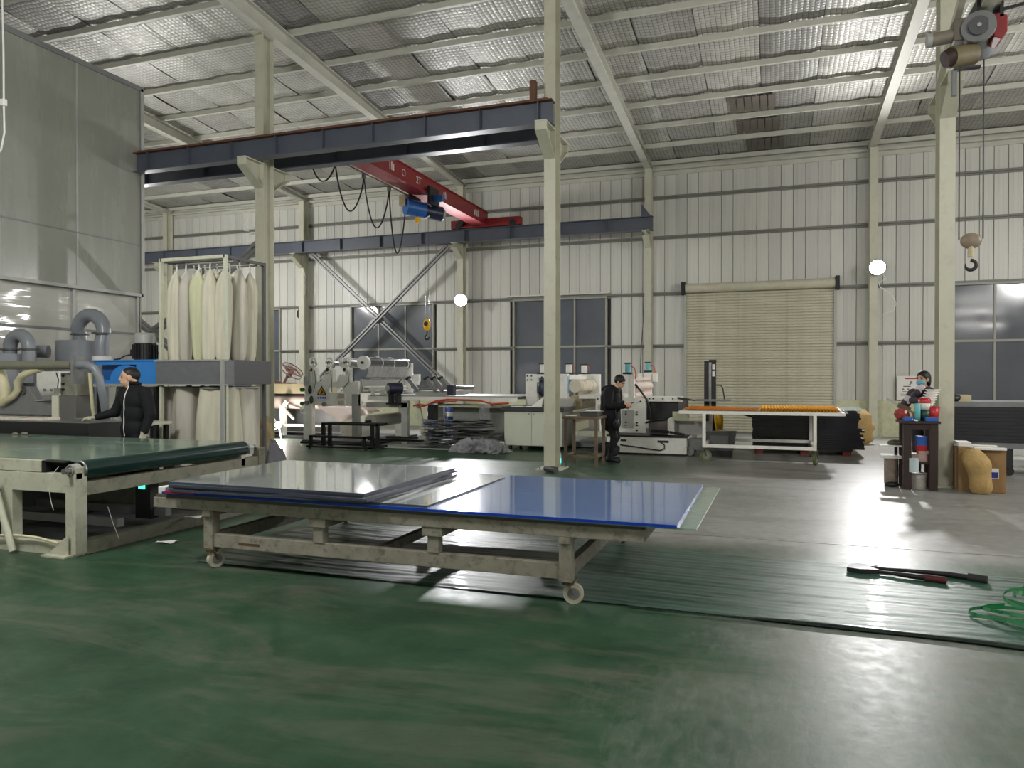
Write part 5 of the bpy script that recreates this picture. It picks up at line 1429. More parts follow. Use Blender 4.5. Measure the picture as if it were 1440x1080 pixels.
for x, y in ((-5.05, 16.49), (-4.5, 16.75), (-4.42, 17.9)):
    ac = pp('air_cylinder', MB().cyl((x, y, 1.7), (x, y, 1.9), 0.075, n=18), M_PAPER, bevel=0)
    put('cylinder_cap', MB().box(x - 0.085, x + 0.085, y - 0.085, y + 0.085, 1.9, 1.93).box(x - 0.13, x + 0.13, y - 0.1, y + 0.1, 1.68, 1.71), M_DARK, ac)
    put('air_line', MB().tube([(x + 0.08, y, 1.88), (x + 0.13, y, 1.84), (x + 0.13, y, 1.74)], 0.01, 6), pm('red_hose', (200, 74, 52), 0.45), ac)
pp('outfeed_bed', MB().box(-4.15, -3.35, 16.3, 18.2, 1.12, 1.2))
pp('outfeed_side', MB().box(-3.75, -3.35, 16.24, 16.32, 0.75, 1.2))
pp('outfeed_panel', MB().box(-3.7, -3.38, 16.22, 16.24, 0.78, 1.0), M_PLINTH)
for x in (-3.7, -3.5):
    pp('bolt', MB().cyl((x, 16.22, 1.12), (x, 16.25, 1.12), 0.018, n=8), M_DARK, bevel=0)
for k in range(4):
    pp('bolt', MB().cyl((-5.41 + 0.1 * (k % 2), 16.4, 1.63 - 0.09 * (k // 2)), (-5.41 + 0.1 * (k % 2), 16.43, 1.63 - 0.09 * (k // 2)), 0.018, n=8), M_DARK, bevel=0)
pp('base', MB().box(-5.4, -3.4, 16.4, 18.3, 0.02, 0.12), M_GREY)
pp('scrap_tray', MB().box(-4.1, -3.35, 15.9, 16.7, 0.3, 0.34).box(-4.1, -3.35, 15.9, 15.93, 0.34, 0.42), M_OFFWHITE)

# steel cart in front
k = thing('steel_cart', 'rusty steel cart with a tray on top right of the middle column', 'cart', (-3.25, 13.2, 0))
for x in (-3.53, -2.97):
    for y in (12.9, 13.5):
        put('leg', MB().box(x - 0.025, x + 0.025, y - 0.025, y + 0.025, 0.0, 0.86), M_RSTEEL, k)
put('cart_top', MB().box(-3.58, -2.92, 12.85, 13.55, 0.85, 0.9), M_RSTEEL, k)
for b_ in ((-3.53, -2.97, 12.88, 12.92, 0.16, 0.2), (-3.53, -2.97, 13.48, 13.52, 0.16, 0.2), (-3.55, -3.51, 12.9, 13.5, 0.16, 0.2), (-2.99, -2.95, 12.9, 13.5, 0.16, 0.2)):
    put('lower_bar', MB().box(*b_), M_RSTEEL, k)
t = put('tool_box', MB().box(-3.3, -2.97, 13.0, 13.4, 0.9, 0.97), pm('tool_box_dark', (58, 58, 54), 0.5), label='dark flat tool box on the steel cart', cat='box', origin=(-3.13, 13.2, 0.9), bevel=0.005)
put('box_lid', MB().box(-3.32, -2.95, 12.98, 13.42, 0.97, 0.985), M_GREY, t)
put('paper', MB().obox((-3.45, 13.0, 0.906), (0.2, 0.14, 0.01), 0.2), M_PAPER, label='white paper on the left of the steel cart', cat='paper', origin=(-3.45, 13.0, 0.9))
put('paper', MB().obox((-3.1, 13.2, 0.992), (0.26, 0.16, 0.008), 0.1), M_PAPER, label='white paper on the dark tool box', cat='paper', origin=(-3.1, 13.2, 0.985))
b = put('spray_bottle', MB().lathe((-3.66, 12.9, 0), [(0.0, 0), (0.06, 0.0), (0.06, 0.14), (0.045, 0.22), (0.02, 0.3), (0.015, 0.36), (0.0, 0.36)], 16), pm('bottle_white', (200, 206, 206), 0.3), label='pale bottle with an LED reflection put in as a glowing cyan base beside the middle column', cat='bottle', origin=(-3.66, 12.9, 0))
put('cyan_led_reflection', MB().box(-3.7, -3.6, 12.83, 12.85, 0.06, 0.14), M_CYAN, b)  # LED reflection made as a small glowing box, not a lamp
put('pipe_offcut', MB().cyl((-3.62, 11.98, 0.06), (-3.4, 11.82, 0.06), 0.055, n=18), pm('grey_pipe', (66, 68, 68), 0.5), label='dark grey pipe offcut at the foot of the middle column', cat='pipe', origin=(-3.5, 11.9, 0))
put('rag_heap', lumpy((-3.15, 14.5, 0.14), (0.26, 0.16, 0.14), 4, 0.25), pm('dark_rag', (38, 40, 46), 0.85, bump=0.4), label='dark rag heap on the floor behind the steel cart', cat='rag', origin=(-3.1, 14.5, 0))

# ------------------------------------------------------------------ cutting press behind the man
p = thing('cutting_press', 'white cutting press on a low white base behind the man', 'machine', (-2.5, 16.2, 0))
put('base', MB().box(-3.3, -1.66, 15.3, 17.6, 0.04, 0.37), M_WHITE, p, bevel=0.006)
put('base_lip', MB().box(-3.3, -1.66, 15.28, 17.6, 0.37, 0.4), M_DARK, p)
put('base_skirt', MB().box(-3.28, -1.68, 15.32, 17.6, 0.0, 0.04), M_DARK, p)
fp = put('front_plate', MB().box(-3.12, -2.5, 15.36, 15.46, 0.45, 1.17), M_WHITE, p, bevel=0.004)
ip = put('inspection_plate', MB().box(-2.98, -2.74, 15.34, 15.36, 0.55, 0.92), M_LGREY, fp)
for x, z in ((-2.9, 0.88), (-2.9, 0.83), (-2.9, 0.66), (-2.9, 0.61), (-2.67, 0.88), (-2.67, 0.83), (-2.67, 0.66), (-2.67, 0.61), (-2.67, 0.5), (-2.95, 1.1), (-2.6, 1.1)):
    put('bolt', MB().cyl((x, 15.325, z), (x, 15.36, z), 0.018, n=8), M_DARK, fp)
put('upright', MB().box(-2.86, -2.73, 15.36, 15.46, 1.17, 1.66), M_WHITE, p, bevel=0.004)
put('upright', MB().box(-2.9, -2.73, 17.6, 17.72, 0.4, 1.72), M_WHITE, p, bevel=0.004)
put('back_bracket', MB().box(-3.05, -2.95, 17.6, 17.72, 1.5, 1.7), M_WHITE, p)
put('back_bracket', MB().box(-2.7, -2.6, 17.6, 17.72, 1.5, 1.7), M_WHITE, p)
put('nip_roll', MB().cyl((-2.78, 15.5, 1.4), (-2.78, 17.6, 1.4), 0.1, n=22), M_PINK, p)
put('nip_roll', MB().cyl((-2.78, 15.5, 1.2), (-2.78, 17.6, 1.2), 0.08, n=22), M_PINK, p)
put('tie_bar', MB().box(-2.84, -2.74, 15.5, 17.6, 1.54, 1.6), M_PINK, p)
for x, y, z in ((-2.88, 15.42, 1.68), (-2.82, 17.66, 1.74)):
    ac = put('air_cylinder', MB().cyl((x, y, z + 0.02), (x, y, z + 0.2), 0.055, n=16), M_TEAL, p)
    put('cylinder_cap', MB().box(x - 0.065, x + 0.065, y - 0.065, y + 0.065, z + 0.2, z + 0.225).box(x - 0.09, x + 0.09, y - 0.08, y + 0.08, z - 0.02, z + 0.02), M_DARK, ac)
    put('air_line', MB().tube([(x + 0.05, y, z + 0.16), (x + 0.14, y, z + 0.12), (x + 0.17, y, z), (x + 0.16, y, z - 0.12)], 0.012, 6), pm('red_hose', (200, 74, 52), 0.45), ac)
put('feed_arm', MB().box(-2.5, -1.75, 15.4, 15.5, 1.1, 1.21), M_WHITE, p, bevel=0.004)
for x in (-2.42, -2.35, -2.15, -1.95):
    put('bolt', MB().cyl((x, 15.38, 1.16), (x, 15.41, 1.16), 0.016, n=8), M_DARK, p)
put('blade_guard', MB().prism([(-1.85, 1.16), (-1.5, 1.12), (-1.5, 1.14), (-1.85, 1.2)], 'y', 15.35, 15.5), M_DARK, p)
put('knife_housing', MB().box(-2.5, -1.85, 15.5, 17.4, 0.72, 1.1), M_DARK, p)
put('drive_block', MB().box(-2.45, -1.95, 15.42, 16.0, 0.42, 0.72), pm('machine_dark_grey', (96, 88, 86), 0.5), p)  # dark grey block among the press internals
put('drive_block', MB().box(-2.05, -1.92, 15.38, 15.5, 0.42, 0.78), M_WHITE, p)
put('cable', MB().tube([(-2.72, 15.4, 1.45), (-2.6, 15.36, 1.32), (-2.48, 15.36, 1.15), (-2.42, 15.38, 0.95), (-2.4, 15.4, 0.75)], 0.022, 8), M_DARK, p)
put('cable', MB().tube([(-2.5, 15.36, 0.66), (-2.3, 15.36, 0.72), (-2.1, 15.37, 0.74), (-1.95, 15.4, 0.82)], 0.02, 8), M_DARK, p)
for k in range(9):
    put('chain_link', MB().obox((-2.35 + k * 0.075, 15.4, 0.5 - 0.0011 * k * k), (0.065, 0.08, 0.05), 0, 0.02 * k), M_RUBBER, p)
put('handle', MB().box(-2.24, -2.02, 15.27, 15.3, 0.27, 0.31), M_DARK, p)
put('handle', MB().box(-3.0, -2.88, 15.27, 15.3, 0.28, 0.31), M_DARK, p)
put('floor_cable', MB().tube([(-3.0, 15.26, 0.2), (-2.7, 15.26, 0.17), (-2.4, 15.26, 0.13), (-2.18, 15.26, 0.11), (-2.1, 15.26, 0.15), (-2.1, 15.26, 0.22), (-2.18, 15.26, 0.28)], 0.012, 8), M_DARK, p)
put('infeed_plate', MB().box(-1.95, -1.62, 15.35, 15.4, 0.72, 0.9), M_PLINTH, p)
put('tail_rail', MB().box(-1.9, -1.2, 15.6, 15.66, 0.42, 0.7), M_LGREY, p)
put('tail_motor', MB().cyl((-1.62, 15.4, 0.1), (-1.62, 15.8, 0.1), 0.1, n=16).box(-1.66, -1.3, 15.45, 15.9, 0.12, 0.34), M_GREY, p)

# ------------------------------------------------------------------ pallet stacker
s = thing('pallet_stacker', 'hand pallet stacker with black mast and yellow cover before the shutter', 'stacker', (-1.35, 17.6, 0))
for x in (-1.46, -1.3):
    put('mast_channel', MB().box(x - 0.05, x + 0.05, 17.5, 17.6, 0.05, 1.98), M_DARK, s)
put('mast_cap', MB().box(-1.4, -1.24, 17.44, 17.56, 1.94, 2.0), M_DARK, s)
put('cylinder', MB().cyl((-1.38, 17.48, 0.1), (-1.38, 17.48, 1.9), 0.03, n=12), M_STEEL, s)
for z in (1.62, 1.78):
    put('decal', MB().box(-1.33, -1.27, 17.495, 17.5, z, z + 0.12), M_PAPER, s)
put('handle', MB().tube([(-1.24, 17.5, 1.42), (-1.14, 17.5, 1.42), (-1.1, 17.5, 1.36), (-1.06, 17.5, 1.12), (-1.1, 17.5, 1.06), (-1.24, 17.5, 1.08)], 0.014, 8), M_DARK, s)
put('yellow_cover', MB().tube([(-1.2, 17.4, 0.92), (-1.19, 17.38, 0.8), (-1.17, 17.36, 0.6), (-1.16, 17.36, 0.42)], [0.08, 0.1, 0.1, 0.08], 14), M_YELLOW, s)
put('axle_frame', MB().box(-1.6, -1.0, 17.3, 17.5, 0.08, 0.2), M_DARK, s)
for x in (-1.55, -1.05):
    put('wheel', MB().cyl((x - 0.03, 17.35, 0.08), (x + 0.03, 17.35, 0.08), 0.08, n=16), M_RUBBER, s)
    put('fork', MB().box(x - 0.07, x + 0.07, 17.5, 18.5, 0.06, 0.12), M_DARK, s)
put('work_platform', MB().box(-1.7, -0.9, 17.2, 17.7, 1.06, 1.1), M_GREY, s)
put('tiller', MB().bar((-0.9, 17.3, 0.86), (-0.3, 17.3, 0.68), 0.04, 0.05), M_DARK, s)
t = thing('grey_tote', 'dark grey plastic tote under the left end of the orange table', 'tote', (-1.0, 15.7, 0))
put('tub', MB().prism([(-1.28, 0.12), (-0.78, 0.12), (-0.72, 0.5), (-1.34, 0.5)], 'y', 15.5, 15.9), pm('tote_grey', (70, 72, 72), 0.5), t)
put('tub_foot', MB().box(-1.26, -0.8, 15.52, 15.88, 0, 0.12), M_DARK, t)
put('tub_panel', MB().box(-1.22, -0.86, 15.485, 15.5, 0.17, 0.42), pm('tote_panel', (96, 98, 98), 0.5), t)

# ------------------------------------------------------------------ white rack table with orange sheets
o = thing('rack_table', 'white tube frame rack table on casters carrying orange sheets', 'table', (-0.28, 15.3, 0))
tx0, tx1, ty0, ty1 = -1.7, 1.18, 14.5, 16.1
def op(n, *b, mat=None):
    put(n, MB().box(*b), mat or M_WHITE, o, bevel=0.003)
for y in (ty0, ty1):
    op('top_rail', tx0, tx1, y - 0.025, y + 0.025, 0.9, 0.96)
    op('bottom_rail', -1.25, 0.7, y - 0.025, y + 0.025, 0.27, 0.33)
    for x in (-1.25, 0.7):
        op('leg', x - 0.03, x + 0.03, y - 0.03, y + 0.03, 0.26, 0.9)
for x in (tx0, -1.25, 0.7, tx1):
    op('end_rail', x - 0.025, x + 0.025, ty0, ty1, 0.9, 0.955)
for x in (-1.25, 0.7):
    op('bottom_end_rail', x - 0.025, x + 0.025, ty0, ty1, 0.27, 0.33)
for k in range(7):
    y = ty0 + 0.2 * (k + 1)
    op('slat', tx0, tx1, y - 0.015, y + 0.015, 0.93, 0.955)
for x, y, a in ((-1.25, ty0, 0.4), (0.7, ty0, 1.2), (-1.25, ty1, 0.4), (0.7, ty1, 1.2)):
    caster(o, x, y, 0.11, a, 0.27, pm('caster_olive', (90, 96, 60), 0.5))
def corr(name, label, x0, x1, y0, y1, zf, pitch, amp, mat):
    m = MB()
    n = int((x1 - x0) / pitch)
    t = 0.006
    pts = [(x0 + (x1 - x0) * k / (2 * n), (amp if k % 2 else 0.0)) for k in range(2 * n + 1)]
    vs, fs = [], []
    for x, h in pts:
        u = (x - x0) / (x1 - x0)
        for y in (y0, y1):
            vs += [(x, y, zf(u) + h), (x, y, zf(u) + h + t)]
    for k in range(len(pts) - 1):
        a, b = 4 * k, 4 * k + 4
        fs += [(a + 1, b + 1, b + 3, a + 3), (a, a + 2, b + 2, b), (a, b, b + 1, a + 1), (a + 2, a + 3, b + 3, b + 2)]
    m.add(vs, fs)
    return put(name, m, mat, label=label, cat='sheet', group='orange corrugated sheets on the rack table', origin=(x0, y0, zf(0)))
corr('corrugated_sheet', 'brownish orange corrugated sheet on the left half of the rack table', -1.66, -0.3, 14.53, 16.08, lambda u: 0.965 + 0.015 * (1 - u), 0.04, 0.018, pm('amber_sheet', (190, 116, 46), 0.9, var=0.15, spec=0.0, alpha=0.62))
for q in range(3):
    corr('corrugated_sheet', ('lowest', 'middle', 'topmost')[q] + ' bright orange corrugated sheet on the right half of the rack table', -0.28 + 0.02 * q, 1.15 - 0.02 * q, 14.52, 16.08, lambda u, q=q: 0.962 + 0.024 * q, 0.055, 0.02, M_ORANGE)
put('clear_wrap', MB().grid(10, 5, lambda u, v: (1.02 + 0.3 * u, 15.2 + 0.5 * v, 1.05 - 0.12 * u + 0.03 * math.sin(9 * u + 7 * v))), M_WRAP, label='crumpled clear wrap at the right end of the rack table', cat='film', origin=(1.15, 15.4, 1.0))

# black sheet stack on pallet
b = thing('pallet', 'low pallet with red blocks under the black sheet stack', 'pallet', (0.6, 17.3, 0))
for x in (-0.3, 0.6, 1.4):
    for y in (16.45, 17.9):
        put('block', MB().box(x - 0.08, x + 0.08, y, y + 0.15, 0, 0.1), pm('pallet_red', (120, 44, 34), 0.6), b)
put('pallet_deck', MB().box(-0.42, 1.5, 16.4, 18.1, 0.1, 0.14), M_DARK, b)
rnd = random.Random(11)
ordn = ['first', 'second', 'third', 'fourth', 'fifth', 'sixth', 'seventh', 'eighth', 'ninth', 'tenth', 'eleventh', 'twelfth', 'thirteenth', 'fourteenth', 'fifteenth', 'sixteenth', 'seventeenth', 'eighteenth']
for k in range(18):
    z = 0.142 + k * 0.043
    a = rnd.uniform(-0.03, 0.03)
    dx = 0.12 * (1 - k / 18) + rnd.uniform(-0.05, 0.05)
    put('black_sheet', MB().obox((0.58 + dx * 0.5, 17.25, z + 0.02), (2.02 + dx, 1.75, 0.04), a * 0.5), M_NAVYSHEET, label=ordn[k] + ' dark sheet from the bottom of the stack behind the rack table', cat='sheet', group='dark sheets stacked behind the rack table', origin=(0.58, 17.25, z))
put('cover_sheet', MB().grid(20, 6, lambda u, v: (-1.0 + 2.75 * u, 16.35 + 1.8 * v, 0.93 + 0.02 * math.sin(7 * u) + 0.01 * math.sin(9 * v))), M_CLEAR, label='pale clear sheet lying over the dark sheet stack', cat='sheet', origin=(0.4, 17.2, 0.93))
s = put('paper_sack', MB().grid(20, 14, lambda u, v: (2.02 + (0.24 + 0.05 * math.sin(5 * PI * v)) * math.cos(2 * PI * u) * (math.sin(PI * min(1, v * 1.02 + 0.04)) ** 0.4) + 0.02 * math.sin(13 * u + 9 * v), 19.6 + 0.2 * math.sin(2 * PI * u) * (math.sin(PI * min(1, v * 1.02 + .04)) ** 0.4), 0.01 + 0.82 * v)), M_KRAFT,
        label='crumpled brown paper sack beside the wall column right of the shutter', cat='sack', origin=(2.02, 19.6, 0))

# ------------------------------------------------------------------ right: dark stand with things, sacks and boxes at the column
s = thing('tall_stand', 'tall dark brown stand at the foot of the right column', 'stand', (1.95, 12.0, 0))
for x in (1.79, 2.12):
    for y in (11.85, 12.2):
        put('leg', MB().box(x - 0.05, x + 0.05, y - 0.05, y + 0.05, 0, 0.94), M_BROWN, s)
put('stand_top', MB().box(1.7, 2.2, 11.77, 12.28, 0.94, 0.975), M_BROWN, s)
put('shelf', MB().box(1.74, 2.17, 11.85, 12.2, 0.36, 0.39), M_BROWN, s)
put('apron', MB().box(1.74, 2.17, 11.81, 11.83, 0.86, 0.94), M_BROWN, s)
put('flask', MB().lathe((1.925, 11.9, 0.975), [(0, 0), (0.04, 0), (0.042, 0.17), (0.034, 0.2), (0.034, 0.245), (0.0, 0.25)], 18), M_TEAL, label='pale teal drinking flask on the tall stand', cat='flask', origin=(1.925, 11.9, 0.975))
cp = thing('noodle_cup', 'noodle cup with red rim on a green cup on the stand', 'cup', (2.03, 11.95, 0.975))
put('lower_cup', MB().lathe((2.03, 11.98, 0.975), [(0, 0), (0.06, 0), (0.07, 0.16), (0, 0.16)], 18), pm('dark_green_plastic', (16, 60, 48), 0.4), cp)
put('cup_body', MB().lathe((2.03, 11.98, 0.975), [(0, 0.16), (0.062, 0.16), (0.08, 0.26), (0, 0.26)], 18), M_PAPER, cp)
put('cup_rim', MB().lathe((2.03, 11.98, 0.975), [(0.08, 0.25), (0.083, 0.3), (0.06, 0.33), (0, 0.33)], 18), M_REDP, cp)
put('red_bucket', MB().lathe((2.14, 12.05, 0.975), [(0, 0), (0.08, 0), (0.1, 0.2), (0.09, 0.2), (0.075, 0.02), (0, 0.02)], 18), M_REDP, label='red bucket on the stand against the right column', cat='bucket', origin=(2.14, 12.05, 0.975))
bs = thing('bowl_stack', 'leaning stack of white bowls behind the red bucket', 'bowls', (2.16, 12.2, 1.2))
for k in range(7):
    put('bowl', MB().lathe((2.1 + 0.012 * k, 12.2, 1.16 + 0.036 * k), [(0, 0), (0.05, 0.0), (0.1, 0.04), (0.095, 0.045), (0.04, 0.01), (0, 0.01)], 18), M_PAPER, bs)
put('bowl_support', MB().box(2.02, 2.2, 12.12, 12.27, 0.975, 1.16), M_CARD, bs)
for q, (x, y, w, dd) in enumerate(((1.8, 11.83, 0.13, 0.1), (2.09, 11.83, 0.16, 0.1))):
    m = MB().box(x - w / 2, x + w / 2, y - dd / 2, y + dd / 2, 0.975, 1.03)
    tr = put('blue_tray', m, M_BLUEP, label=('small blue tray at the left of the stand top', 'small blue tray at the right of the stand top')[q], cat='tray', group='blue trays on the stand', origin=(x, y, 0.975), bevel=0.006)
    put('tray_content', MB().box(x - w / 2 + 0.01, x + w / 2 - 0.01, y - dd / 2 + 0.01, y + dd / 2 - 0.01, 1.03, 1.036), M_CARD, tr)
hm = thing('red_bag', 'red bag with brown strap at the left end of the stand', 'bag', (1.74, 11.95, 0.975))
put('bag_body', lumpy((1.74, 11.97, 1.06), (0.1, 0.09, 0.085), 6), pm('dull_red_cloth', (150, 54, 52), 0.6, bump=0.3), hm)
put('bag_tag', MB().box(1.76, 1.79, 11.87, 11.88, 1.08, 1.12), M_PAPER, hm)
put('strap', MB().torus((1.83, 11.93, 1.06), 0.05, 0.018, 'y'), M_CARD, hm)
put('paper_scrap', MB().obox((1.87, 11.82, 0.99), (0.09, 0.05, 0.02), 0.5, 0.3), M_PAPER, label='white paper scrap on the stand beside the flask', cat='paper', origin=(1.87, 11.82, 0.975))
dg = thing('glue_gun', 'grey glue gun pointing left above the red bag', 'tool', (1.72, 12.1, 1.1))
put('barrel', MB().bar((1.56, 12.08, 1.28), (1.76, 12.08, 1.16), 0.04, 0.03), M_LGREY, dg)
put('gun_body', MB().bar((1.7, 12.08, 1.19), (1.86, 12.08, 1.12), 0.06, 0.07), M_RSTEEL, dg)
put('gun_grip', MB().bar((1.8, 12.08, 1.14), (1.84, 12.08, 1.0), 0.04, 0.05), M_DARK, dg)
bk = put('blue_box', MB().box(1.93, 2.06, 11.95, 12.1, 0.62, 0.75), M_BLUEP, label='blue and red carton hanging under the stand top', cat='box', origin=(2.0, 12.0, 0.62))
put('red_base', MB().box(1.93, 2.06, 11.95, 12.1, 0.54, 0.62), M_REDP, bk)
put('carton_stack', MB().box(1.86, 2.06, 11.92, 12.12, 0.39, 0.5).box(1.95, 2.08, 11.95, 12.1, 0.5, 0.54), pm('pinkish_pack', (190, 160, 150), 0.6, var=0.2, scale=12), label='pale packs on the shelf of the stand', cat='pack', origin=(1.95, 12.0, 0.39))
put('paint_can', MB().cyl((1.96, 11.98, 0.0), (1.96, 11.98, 0.22), 0.1, n=20).torus((1.96, 11.98, 0.22), 0.1, 0.01, 'z'), pm('splashed_can', (170, 166, 158), 0.5, var=0.3, scale=12, dirt=(90, 80, 70)), label='splashed pale paint can on the floor under the stand', cat='can', origin=(1.96, 11.98, 0))
put('plastic_bag', MB().grid(12, 8, lambda u, v: (1.87 + 0.05 * math.cos(2 * PI * u) + 0.02 * math.sin(9 * u), 11.82 + 0.04 * math.sin(2 * PI * u), 0.25 + 0.2 * v)), pm('pale_bag', (190, 206, 210), 0.3), label='pale plastic bag hanging inside the stand legs', cat='bag', origin=(1.87, 11.82, 0.25))
cr = thing('chair_seat', 'dirty white chair seat with a sack left of the stand', 'seat', (1.66, 12.2, 0))
put('seat_pad', MB().box(1.5, 1.76, 12.1, 12.4, 0.4, 0.45), M_PAPER, cr, bevel=0.01)
put('seat_sack', MB().grid(14, 8, lambda u, v: (1.64 + (0.12 - 0.04 * v + 0.02 * math.sin(5 * u * 2 * PI)) * math.cos(2 * PI * u) * (0.75 + 0.35 * v), 12.2 + 0.11 * math.sin(2 * PI * u), 0.02 + 0.38 * v)), pm('stained_cloth', (132, 118, 106), 0.8, var=0.35, scale=12), cr)
put('tray_board', MB().box(1.47, 1.75, 12.05, 12.3, 0.58, 0.6), M_PAPER, cr)
put('tray_post', MB().box(1.68, 1.72, 12.2, 12.24, 0.45, 0.58), M_DARK, cr)
put('cap', MB().ell((1.68, 12.2, 0.63), (0.1, 0.08, 0.05)), pm('olive_cap', (88, 84, 66), 0.8), cr)
put('shoe', MB().ell((1.62, 12.0, 0.04), (0.1, 0.05, 0.04)), M_DARK, label='black shoe on the floor left of the stand', cat='shoe', origin=(1.62, 12.0, 0))
sk = put('paper_sack', MB().grid(26, 18, lambda u, v: (2.56 + 0.06 * math.sin(3 * v) + (0.17 + 0.03 * math.sin(7 * v + 2)) * math.cos(2 * PI * u) * (max(0.0, math.sin(PI * (0.1 + 0.84 * v))) ** 0.5) + 0.12 * (1 - v) ** 2, 11.72 + (0.14 + 0.015 * math.sin(11 * v)) * math.sin(2 * PI * u) * (max(0.0, math.sin(PI * (0.1 + 0.84 * v))) ** 0.5), 0.01 + 0.6 * v)), M_KRAFT,
         label='bulging brown paper sack leaning at the right column', cat='sack', origin=(2.56, 11.72, 0))
cb2 = thing('cardboard_carton', 'brown cardboard carton with a blue and white label by the right column', 'carton', (2.8, 12.0, 0))
put('carton_body', MB().box(2.62, 3.0, 11.82, 12.3, 0.0, 0.6), M_CARD, cb2, bevel=0.01)
put('carton_flap', MB().box(2.6, 2.98, 11.72, 11.82, 0.6, 0.63).box(2.62, 3.0, 12.25, 12.36, 0.6, 0.62), M_PAPER, cb2)
lb = put('shipping_label', MB().box(2.76, 2.91, 11.815, 11.82, 0.2, 0.34), M_PAPER, cb2)
put('label_field', MB().box(2.77, 2.9, 11.812, 11.815, 0.21, 0.29), pm('label_navy', (34, 44, 140), 0.5), lb)
put('flat_box', MB().box(2.42, 2.66, 11.9, 12.3, 0.0, 0.66).v and MB().box(2.46, 2.62, 12.0, 12.3, 0.62, 0.68), M_PAPER, label='flat white box on the sacks by the right column', cat='box', origin=(2.54, 12.1, 0.62))
put('tall_carton', MB().box(2.44, 2.6, 11.9, 12.24, 0.0, 0.61), M_CARD, label='narrow dark cardboard carton behind the paper sack', cat='carton', origin=(2.53, 12.15, 0))

# black sheets on trolley at the right edge
s = thing('steel_trolley', 'pale steel trolley under the dark sheets at the right edge', 'trolley', (4.3, 14.6, 0))
put('side_rail', MB().box(2.9, 6.4, 14.0, 14.06, 0.44, 0.53), M_GREY, s)
put('side_rail', MB().box(2.9, 6.4, 15.3, 15.36, 0.44, 0.53), M_GREY, s)
put('low_rail', MB().box(2.9, 6.4, 14.1, 14.16, 0.26, 0.32), M_WHITE, s)
put('floor_rail', MB().box(2.9, 6.4, 14.4, 14.46, 0.06, 0.1), M_WHITE, s)
for x in (3.6, 5.2):
    for y in (14.05, 15.3):
        put('leg', MB().box(x - 0.05, x + 0.05, y - 0.04, y + 0.04, 0.12, 0.44), M_DARK, s)
        put('wheel', MB().cyl((x, y - 0.03, 0.07), (x, y + 0.03, 0.07), 0.07, n=14), M_RUBBER, s)
for k in range(10):
    a = rnd.uniform(-0.004, 0.004)
    put('black_sheet', MB().obox((4.55 + a, 14.7 + a, 0.56 + k * 0.058), (3.6, 1.42 + a, 0.056)), pm('charcoal_sheet', (26, 28, 34), 0.45, var=0.2), label=ordn[k] + ' charcoal sheet from the bottom of the stack at the right edge', cat='sheet', group='charcoal sheets on the right trolley', origin=(4.55, 14.7, 0.53 + k * 0.058))
put('grey_cover_board', MB().box(2.72, 6.4, 13.98, 15.42, 1.112, 1.19), M_GREY, label='grey board on top of the charcoal sheets at the right edge', cat='board', origin=(4.5, 14.7, 1.112))
put('small_carton', MB().box(2.9, 3.12, 14.3, 14.5, 1.19, 1.3), M_BEIGE, label='small beige carton on the grey board beside the right column', cat='carton', origin=(3.0, 14.4, 1.19))
put('black_bundle', lumpy((2.84, 14.2, 1.25), (0.1, 0.1, 0.06), 5), M_DARK, label='small black bundle on the grey board beside the right column', cat='bundle', origin=(2.84, 14.2, 1.19))
# ------------------------------------------------------------------ people
def surface_nets(D, org, h):
    """polygonise the zero level of a signed distance grid"""
    ins = D < 0
    nx, ny, nz = D.shape
    acc = np.zeros((nx - 1, ny - 1, nz - 1, 3))
    cnt = np.zeros((nx - 1, ny - 1, nz - 1))
    corners = [(i, j, k) for i in (0, 1) for j in (0, 1) for k in (0, 1)]
    def sub(A, c):
        return A[c[0]:nx - 1 + c[0], c[1]:ny - 1 + c[1], c[2]:nz - 1 + c[2]]
    for a in corners:
        for ax in range(3):
            if a[ax]:
                continue
            b = list(a)
            b[ax] = 1
            A, B = sub(D, a), sub(D, b)
            cr = (A < 0) != (B < 0)
            t = np.where(cr, A / np.where(np.abs(A - B) < 1e-12, 1, A - B), 0)
            for q in range(3):
                acc[..., q] += np.where(cr, a[q] + (t if q == ax else 0), 0)
            cnt += cr
    act = cnt > 0
    idx = -np.ones(act.shape, int)
    idx[act] = np.arange(act.sum())
    cells = np.argwhere(act)
    verts = (cells + acc[act] / cnt[act][:, None]) * h + np.array(org)
    faces = []
    for ax in range(3):
        o1, o2 = [(1, 2), (2, 0), (0, 1)][ax]
        s0 = [slice(1, -1)] * 3
        s1 = [slice(1, -1)] * 3
        s0[ax] = slice(0, -1)
        s1[ax] = slice(1, None)
        A, B = ins[tuple(s0)], ins[tuple(s1)]
        pos = np.argwhere(A != B)
        flip = A[A != B]
        base = pos.copy()
        base[:, o1] += 1
        base[:, o2] += 1
        def cell(d1, d2):
            p = base.copy()
            p[:, o1] -= d1
            p[:, o2] -= d2
            return idx[p[:, 0], p[:, 1], p[:, 2]]
        q = np.stack([cell(1, 1), cell(0, 1), cell(0, 0), cell(1, 0)], 1)
        q[~flip] = q[~flip][:, ::-1]
        faces.append(q)
    return verts, np.concatenate(faces)

